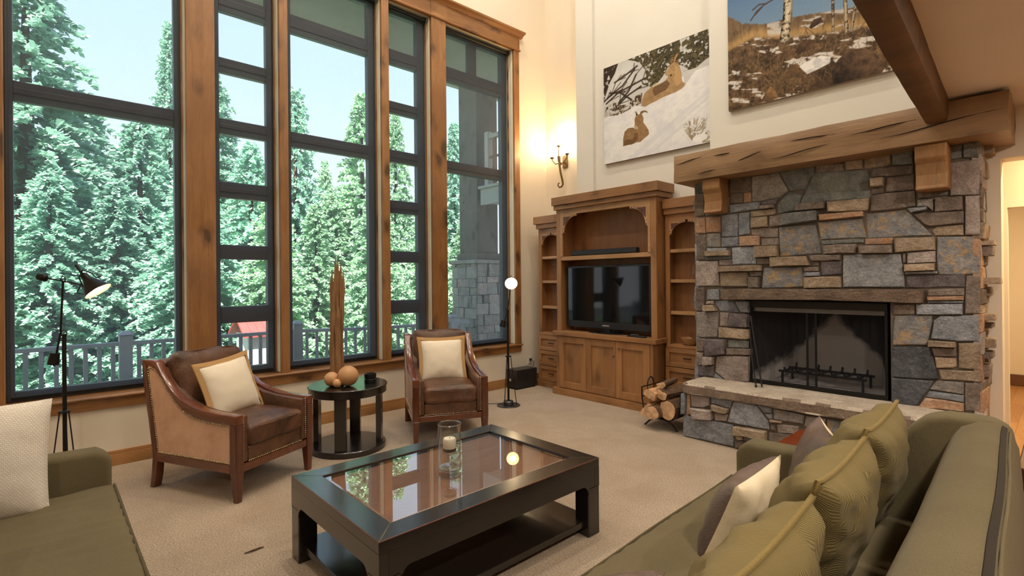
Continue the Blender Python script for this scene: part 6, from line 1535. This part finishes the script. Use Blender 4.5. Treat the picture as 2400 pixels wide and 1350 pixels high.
def bell(parent, apex, direction, L, r, power, name='shade'):
    M_ = Vector(direction).normalized().to_track_quat('Z', 'Y').to_matrix()
    prof = [(0.015, 0.0), (0.024, 0.01), (0.026, 0.05), (0.036, 0.065), (0.055, 0.095), (r * 0.86, L * 0.86), (r, L), (r * 0.985, L), (r * 0.84, L * 0.86), (0.052, 0.098), (0.030, 0.07), (0.001, 0.066)]
    o = MB().lathe(prof, 28, apex, M_).build(name, MT['black'], parent, smooth=35)
    prof2 = [(r * 0.975, L * 0.998), (r * 0.83, L * 0.862), (0.051, 0.101), (0.030, 0.073), (0.001, 0.069)]
    MB().lathe(prof2, 28, apex, M_).build('reflector', MT['shade_in'], parent, smooth=35)
    c = Vector(apex) + Vector(direction).normalized() * (L * 0.80)
    MB().ball(c, 0.024, 14, 9).build('bulb', MT['lamp_on'], parent, smooth=70)
    d = bpy.data.lights.new('lamp_bulb', 'SPOT'); d.energy = power; d.color = (1.0, 0.74, 0.42); d.shadow_soft_size = 0.03; d.spot_size = 2.2; d.spot_blend = 0.6
    lo = bpy.data.objects.new('lamp_bulb', d); COL.objects.link(lo); lo.parent = parent; lo.location = Vector(apex) + Vector(direction).normalized() * (L * 1.05)
    lo.rotation_euler = Vector(direction).to_track_quat('-Z', 'Y').to_euler()
# left lamp: rod up, cross arm, bell pointing down right
t = lamp_body('floor_lamp', 'black articulated floor lamp left of the left armchair', (0.50, -4.712, 0))
MB().tube([lat(-0.05, 0.95, 0.03), lat(0.0, 1.19, 0.03), lat(0.022, 1.58, 0.03)], 0.007, 8).build('upper_rod', MT['black'], t, smooth=50)
MB().tube([lat(-0.055, 0.965, 0.03), lat(-0.040, 1.05, 0.03)], [0.036, 0.028], 14).build('counterweight', MT['black'], t, smooth=35)
MB().tube([lat(-0.13, 1.605, 0.03), lat(0.15, 1.55, 0.03)], 0.0055, 8).build('cross_arm', MT['black'], t, smooth=50)
MB().tube([lat(-0.165, 1.612, 0.03), lat(-0.155, 1.610, 0.03), lat(-0.105, 1.60, 0.03), lat(-0.095, 1.598, 0.03)], [0.012, 0.026, 0.026, 0.012], 12).build('end_weight', MT['black'], t, smooth=60)
MB().loop_tube([lat(0.022 + 0.016 * math.cos(a), 1.59 + 0.020 * math.sin(a), 0.03) for a in [2 * PI * i / 14 for i in range(14)]], 0.004).build('clip_ring', MT['black'], t, smooth=60)
dirv = Vector(lat(0.085, -0.115, -0.02))
bell(t, lat(0.165, 1.63, 0.03), dirv, 0.165, 0.092, 6.0)
MB().tube([lat(0.165, 1.625, 0.03), lat(0.118, 1.695, 0.03)], [0.008, 0.011], 8).build('handle', MT['black'], t, smooth=50)
MB().tube([lat(0.15, 1.55, 0.03), lat(0.12, 1.53, 0.0), lat(0.08, 1.49, -0.02), (lat(0.13, 1.475, -0.03)), lat(0.15, 1.52, 0.0), lat(0.13, 1.60, 0.02), lat(0.18, 1.655, 0.05), lat(0.25, 1.635, 0.06), lat(0.29, 1.60, 0.06), lat(0.325, 1.605, 0.06)], 0.0045, 6).build('wire_loop', MT['black'], t, smooth=60)
# right lamp: bell glowing towards the room
t = lamp_body('floor_lamp', 'black floor lamp with glowing bell shade beside the subwoofer', (0.82, -0.575, 0))
MB().tube([lat(-0.055, 0.99, 0.03), lat(0.0, 1.19, 0.03), lat(0.04, 1.47, 0.03)], 0.006, 8).build('upper_rod', MT['black'], t, smooth=50)
MB().tube([lat(-0.068, 0.98, 0.03), lat(-0.050, 1.06, 0.03)], [0.040, 0.030], 14).build('counterweight', MT['black'], t, smooth=35)
dirv = Vector((CAM.x - 0.82, CAM.y + 0.575, -2.4)).normalized()
bell(t, Vector(lat(0.045, 1.555, 0.03)) - dirv * 0.02, dirv, 0.14, 0.078, 6.0)
MB().tube([lat(0.045, 1.50, 0.02), lat(0.075, 1.56, 0.03), lat(0.05, 1.61, 0.02), lat(0.02, 1.58, 0.0)], 0.004, 6).build('wire_loop', MT['black'], t, smooth=60)
cdo = MB().tube([(0.76, -0.60, 0.02), (0.60, -0.72, 0.008), (0.42, -0.80, 0.008), (0.2, -0.70, 0.008), (0.06, -0.62, 0.008)], 0.004, 6).build('lamp_cord', MT['plastic'], smooth=60)
tag(cdo, 'thin black lamp cord trailing on the carpet from the right lamp', 'cord')

# ------------------------------------------------------------------ sofas
def sofa(label, loc, rot, L):
    s = thing('sofa', label, 'sofa', loc, rot, 'olive velvet sofas')
    arm = [(0.03, 0.07), (0.0, 0.20), (0.0, 0.585), (0.02, 0.63), (0.065, 0.655), (0.45, 0.665), (0.60, 0.70), (0.70, 0.78), (0.775, 0.88), (0.83, 0.935), (0.90, 0.955), (1.05, 0.955), (1.10, 0.92), (1.12, 0.80), (1.12, 0.07)]
    for (a, b) in ((0.0, -0.145), (-L, -L + 0.145)):
        lo, hi = sorted((a, b)); MB().prism(arm, 'y', lo, hi).build('arm', MT['green'], s, 0.030, 3, smooth=50)
    back = [(0.83, 0.30), (0.865, 0.60), (0.895, 0.78), (0.920, 0.87), (0.955, 0.925), (1.01, 0.953), (1.065, 0.952), (1.105, 0.925), (1.125, 0.86), (1.135, 0.60), (1.13, 0.08), (0.83, 0.08)]
    n = 40; V_ = []; F_ = []; m = len(back)
    for i in range(n + 1):
        y = -0.12 - (L - 0.24) * i / n
        for (x, z) in back:
            k = 0.010 * noise.noise(Vector((x * 3, y * 2.2, z * 4))) if z > 0.5 else 0
            V_.append((x + k, y, z + k))
    for i in range(n):
        for j in range(m): F_.append((i * m + j, i * m + (j + 1) % m, (i + 1) * m + (j + 1) % m, (i + 1) * m + j))
    F_.append(tuple(range(m))); F_.append(tuple(n * m + j for j in range(m)))
    MB().add(V_, F_).build('backrest', MT['green'], s, smooth=60)
    bx('base', MT['green'], 0.02, 1.12, -L + 0.13, -0.13, 0.07, 0.30, s, 0.02)
    for x in (0.06, 1.05):
        for y in (-0.07, -L + 0.07): bx('foot', MT['espresso'], x - 0.03, x + 0.03, y - 0.03, y + 0.03, 0, 0.075, s, 0.004)
    hy = (L - 0.30) / 2
    cu_ = softbox(0.445, hy, 0.095, 0.04, 0.18, 40)
    V2 = []
    for p in cu_.v:
        p = Vector(p); w = math.exp(-((p.z - 0.09) / 0.08) ** 2)
        p.z += w * 0.010 * math.sin(p.y * 55 + 2.5 * noise.noise(Vector((p.x * 3, p.y * 2, 0)))) * (0.5 + noise.noise(Vector((p.x * 2.5, p.y * 3, 4.0)))) ; V2.append(p)
    cu_.v = V2
    o = cu_.build('seat_cushion', MT['green'], s, smooth=60); o.location = (0.430, -L / 2, 0.382)
    MB().tube([(-0.436, y, 0.085 + 0.003 * math.sin(y * 6)) for y in np.linspace(-hy + 0.02, hy - 0.02, 30)], 0.0065, 6).build('front_welt', MT['welt_dark'], o, smooth=60)
    MB().tube([(-0.436, y, -0.085) for y in np.linspace(-hy + 0.02, hy - 0.02, 12)], 0.0065, 6).build('front_welt', MT['welt_dark'], o, smooth=60)
    tp = MB()
    V_ = []; F_ = []
    for i in range(41):
        y = -0.13 - (L - 0.26) * i / 40
        for (x, z) in ((1.0775, 0.9475), (1.0935, 0.9370), (1.090, 0.928), (1.074, 0.938)):
            k = 0.010 * noise.noise(Vector((1.085 * 3, y * 2.2, 0.94 * 4))) + 0.0022; V_.append((x + k, y, z + k))
    for i in range(40):
        for k in range(4): F_.append((4 * i + k, 4 * i + (k + 1) % 4, 4 * i + 4 + (k + 1) % 4, 4 * i + 4 + k))
    tp.add(V_, F_).build('trim_tape', MT['tape'], s, smooth=60)
    MB().tube([(1.104 + 0.010 * noise.noise(Vector((3.315, y * 2.2, 3.7))), y, 0.928 + 0.010 * noise.noise(Vector((3.315, y * 2.2, 3.7)))) for y in [-0.14 - (L - 0.28) * i / 40 for i in range(41)]], 0.005, 6).build('back_welt', MT['green'], s, smooth=60)
    return s
SR = 0.038
sofa('olive green sofa at lower right facing the windows', (4.275, -1.87, 0), SR, 2.45)
sofa('olive green sofa at lower left facing the fireplace', (4.17, -4.555, 0), -PI / 2, 2.30)
WR = (math.sin(SR), -math.cos(SR), 0)     # along the right sofa towards the viewer
for (c, lab, w, h, sd) in (((4.935, -2.31, 0.725), 'farthest olive herringbone back pillow, by the sofa arm', 0.62, 0.56, 1), ((4.955, -2.90, 0.705), 'middle olive herringbone back pillow on the right sofa', 0.64, 0.56, 2), ((4.965, -3.53, 0.660), 'nearest olive herringbone back pillow on the right sofa', 0.64, 0.56, 3)):
    pillow('back_pillow', lab, w, h, 0.27, c, WR, (0.33, 0.0, 1.0), [MT['green_h']], (MT['green_cord'], 0.0085), 0.14, 0.42, 0.022, sd, 'olive back pillows on the right sofa')
pillow('leather_pillow', 'mauve leather and ivory hide pillow at the far end of the right sofa', 0.42, 0.44, 0.16, (4.735, -2.235, 0.665), (0.42, -0.90, 0), (0.28, 0.1, 1.0), [MT['mauve'], MT['ivory']], None, 0.06, 0.55, 0.008, 7, 'leather and ivory pillows on the right sofa')
pillow('leather_pillow', 'mauve leather and ivory hide pillow leaning on the middle back pillow', 0.48, 0.40, 0.19, (4.635, -2.76, 0.615), WR, (0.42, 0.0, 1.0), [MT['mauve'], MT['ivory']], None, 0.06, 0.55, 0.008, 8, 'leather and ivory pillows on the right sofa')
pillow('leather_pillow', 'ivory pillow corner peeking up at the bottom edge by the right sofa seat', 0.44, 0.30, 0.14, (4.585, -3.655, 0.572), WR, (0.9, 0.0, 0.6), [MT['mauve'], MT['ivory']], None, 0.06, 0.55, 0.008, 9, 'leather and ivory pillows on the right sofa')
pillow('knit_pillow', 'large white basket-knit pillow on the left sofa', 0.58, 0.55, 0.22, (2.13, -5.09, 0.715), (0.12, 1.0, 0.0), (-0.22, -0.17, 1.0), [MT['knit']], None, 0.045, 0.5, 0.006, 4)
pillow('striped_pillow', 'pale striped pillow at the left picture edge on the left sofa', 0.46, 0.42, 0.22, (2.95, -5.075, 0.675), (1.0, 0.10, 0.0), (0.0, -0.25, 1.0), [MT['stripe']], None, 0.05, 0.5, 0.006, 6)

# ------------------------------------------------------------------ end table, sideboard, firewood
et = thing('end_table', 'red-brown end table between the right sofa and the hearth', 'side table', (4.62, -1.41, 0))
bx('table_top', MT['cherry'], -0.295, 0.295, -0.27, 0.27, 0.515, 0.548, et, 0.004)
MB().box(-0.26, 0.26, -0.235, -0.215, 0.44, 0.515).box(-0.26, 0.26, 0.215, 0.235, 0.44, 0.515).box(-0.26, -0.24, -0.215, 0.215, 0.44, 0.515).box(0.24, 0.26, -0.215, 0.215, 0.44, 0.515).build('apron', MT['cherry'], et, 0.002)
for x in (-0.26, 0.22):
    for y in (-0.235, 0.195): bx('leg', MT['cherry'], x, x + 0.04, y, y + 0.04, 0, 0.44, et, 0.004)
sd = thing('sideboard', 'dark wooden sideboard at the right picture edge behind the sofa', 'sideboard', (5.62, -1.38, 0))
bx('top', MT['mahog_z'], -0.235, 0.26, -0.44, 0.44, 0.69, 0.745, sd, 0.005)
bx('body', MT['mahog_z'], -0.215, 0.24, -0.42, 0.42, 0.08, 0.69, sd, 0.004)
for y in (-0.21, 0.21):
    d = bx('door', MT['mahog_z'], -0.23, -0.216, y - 0.195, y + 0.195, 0.12, 0.66, sd, 0.004); MB().ball((-0.24, y - 0.15 * (1 if y > 0 else -1), 0.40), 0.012, 10, 7).build('knob', MT['rust'], d, smooth=60)
for x in (-0.20, 0.21):
    for y in (-0.40, 0.37): bx('foot', MT['mahog_z'], x - 0.015, x + 0.03, y, y + 0.03, 0, 0.081, sd, 0.003)
rk = thing('firewood_rack', 'black wrought iron firewood rack beside the hearth', 'rack', (2.66, 0.06, 0))
for y in (-0.17, 0.17):
    MB().tube([(-0.19, y, 0.008), (-0.12, y, 0.075), (-0.05, y, 0.10), (0.05, y, 0.10), (0.12, y, 0.075), (0.19, y, 0.008)], 0.009, 8).build('arched_foot', MT['iron'], rk, smooth=50)
    MB().tube([(-0.05, y, 0.10), (-0.20, y, 0.15), (-0.225, y, 0.30), (-0.225, y, 0.40)], 0.008, 8).build('upright', MT['iron'], rk, smooth=50)
    MB().tube([(0.05, y, 0.10), (0.20, y, 0.15), (0.225, y, 0.30), (0.225, y, 0.40)], 0.008, 8).build('upright', MT['iron'], rk, smooth=50)
for x in (-0.225, 0.225):
    for z in (0.30, 0.40): MB().tube([(x, -0.17, z), (x, 0.17, z)], 0.007, 8).build('side_bar', MT['iron'], rk, smooth=50)
    for y in (-0.06, 0.06): MB().tube([(x, y, 0.30), (x, y, 0.40)], 0.005, 6).build('side_bar', MT['iron'], rk, smooth=50)
    MB().tube([(x, 0.06 * math.cos(a), 0.40 + 0.085 * math.sin(a)) for a in [PI * i / 10 for i in range(11)]], 0.008, 8).build('handle', MT['iron'], rk, smooth=50)
for x in (-0.10, 0.0, 0.10): MB().tube([(x, -0.17, 0.098), (x, 0.17, 0.098)], 0.007, 8).build('bottom_bar', MT['iron'], rk, smooth=50)
def log(label, x, z, r, ang, y0, y1, shape, seed, mat):
    rng = random.Random(seed); t = thing('firewood_log', label, 'log', (x, (y0 + y1) / 2, z - r), group='split logs in the rack')
    t.rotation_euler = (0, 0, ang)
    m = 16; n = 10; V_ = []; F_ = []; h = (y1 - y0) / 2
    def rad(a):
        if shape == 'round': k = 1.0
        else:
            lim = 0.35; c = math.cos(a - shape); k = min(1.0, lim / max(c, 1e-3)) if c > lim else 1.0
        return r * k * (1 + 0.26 * noise.noise(Vector((math.cos(a) * 1.7 + seed, math.sin(a) * 1.7, 0))))
    for i in range(n + 1):
        y = -h + 2 * h * i / n
        for j in range(m):
            a = 2 * PI * j / m; rr = rad(a) * (1 + 0.12 * noise.noise(Vector((j * 0.9, y * 9, seed))))
            V_.append((rr * math.cos(a), y + (0.012 * noise.noise(Vector((a, seed, i)))), r + rr * math.sin(a)))
    for i in range(n):
        for j in range(m): F_.append((i * m + j, i * m + (j + 1) % m, (i + 1) * m + (j + 1) % m, (i + 1) * m + j))
    MB().add(V_, F_).build('bark' if mat is MT['bark'] else 'split_wood', mat, t)
    for (i, sgn) in ((0, -1), (n, 1)):
        ring = [V_[i * m + j] for j in range(m)]; c = (0, ring[0][1] + sgn * 0.004, r)
        MB().add(ring + [c], [((j + 1) % m, j, m) if sgn < 0 else (j, (j + 1) % m, m) for j in range(m)]).build('sawn_end', MT['logend'], t)
log('split log at the left of the firewood rack bottom row', 2.515, 0.200, 0.070, 0.20, -0.25, 0.18, 2.4, 1, MT['split'])
log('round sawn log at the front middle of the rack', 2.665, 0.190, 0.072, -0.04, -0.27, 0.12, 'round', 2, MT['bark'])
log('thick bark log against the hearth side of the rack', 2.800, 0.225, 0.100, -0.06, -0.20, 0.26, 'round', 3, MT['bark'])
log('pale split log lying high on the left of the woodpile', 2.590, 0.345, 0.068, 0.02, -0.22, 0.20, 4.3, 4, MT['split'])
log('bark log high on the right of the woodpile', 2.740, 0.380, 0.066, -0.12, -0.18, 0.22, 1.2, 5, MT['bark'])
log('shredded split log topping the woodpile', 2.65, 0.462, 0.050, 0.14, -0.13, 0.21, 1.9, 6, MT['bark'])
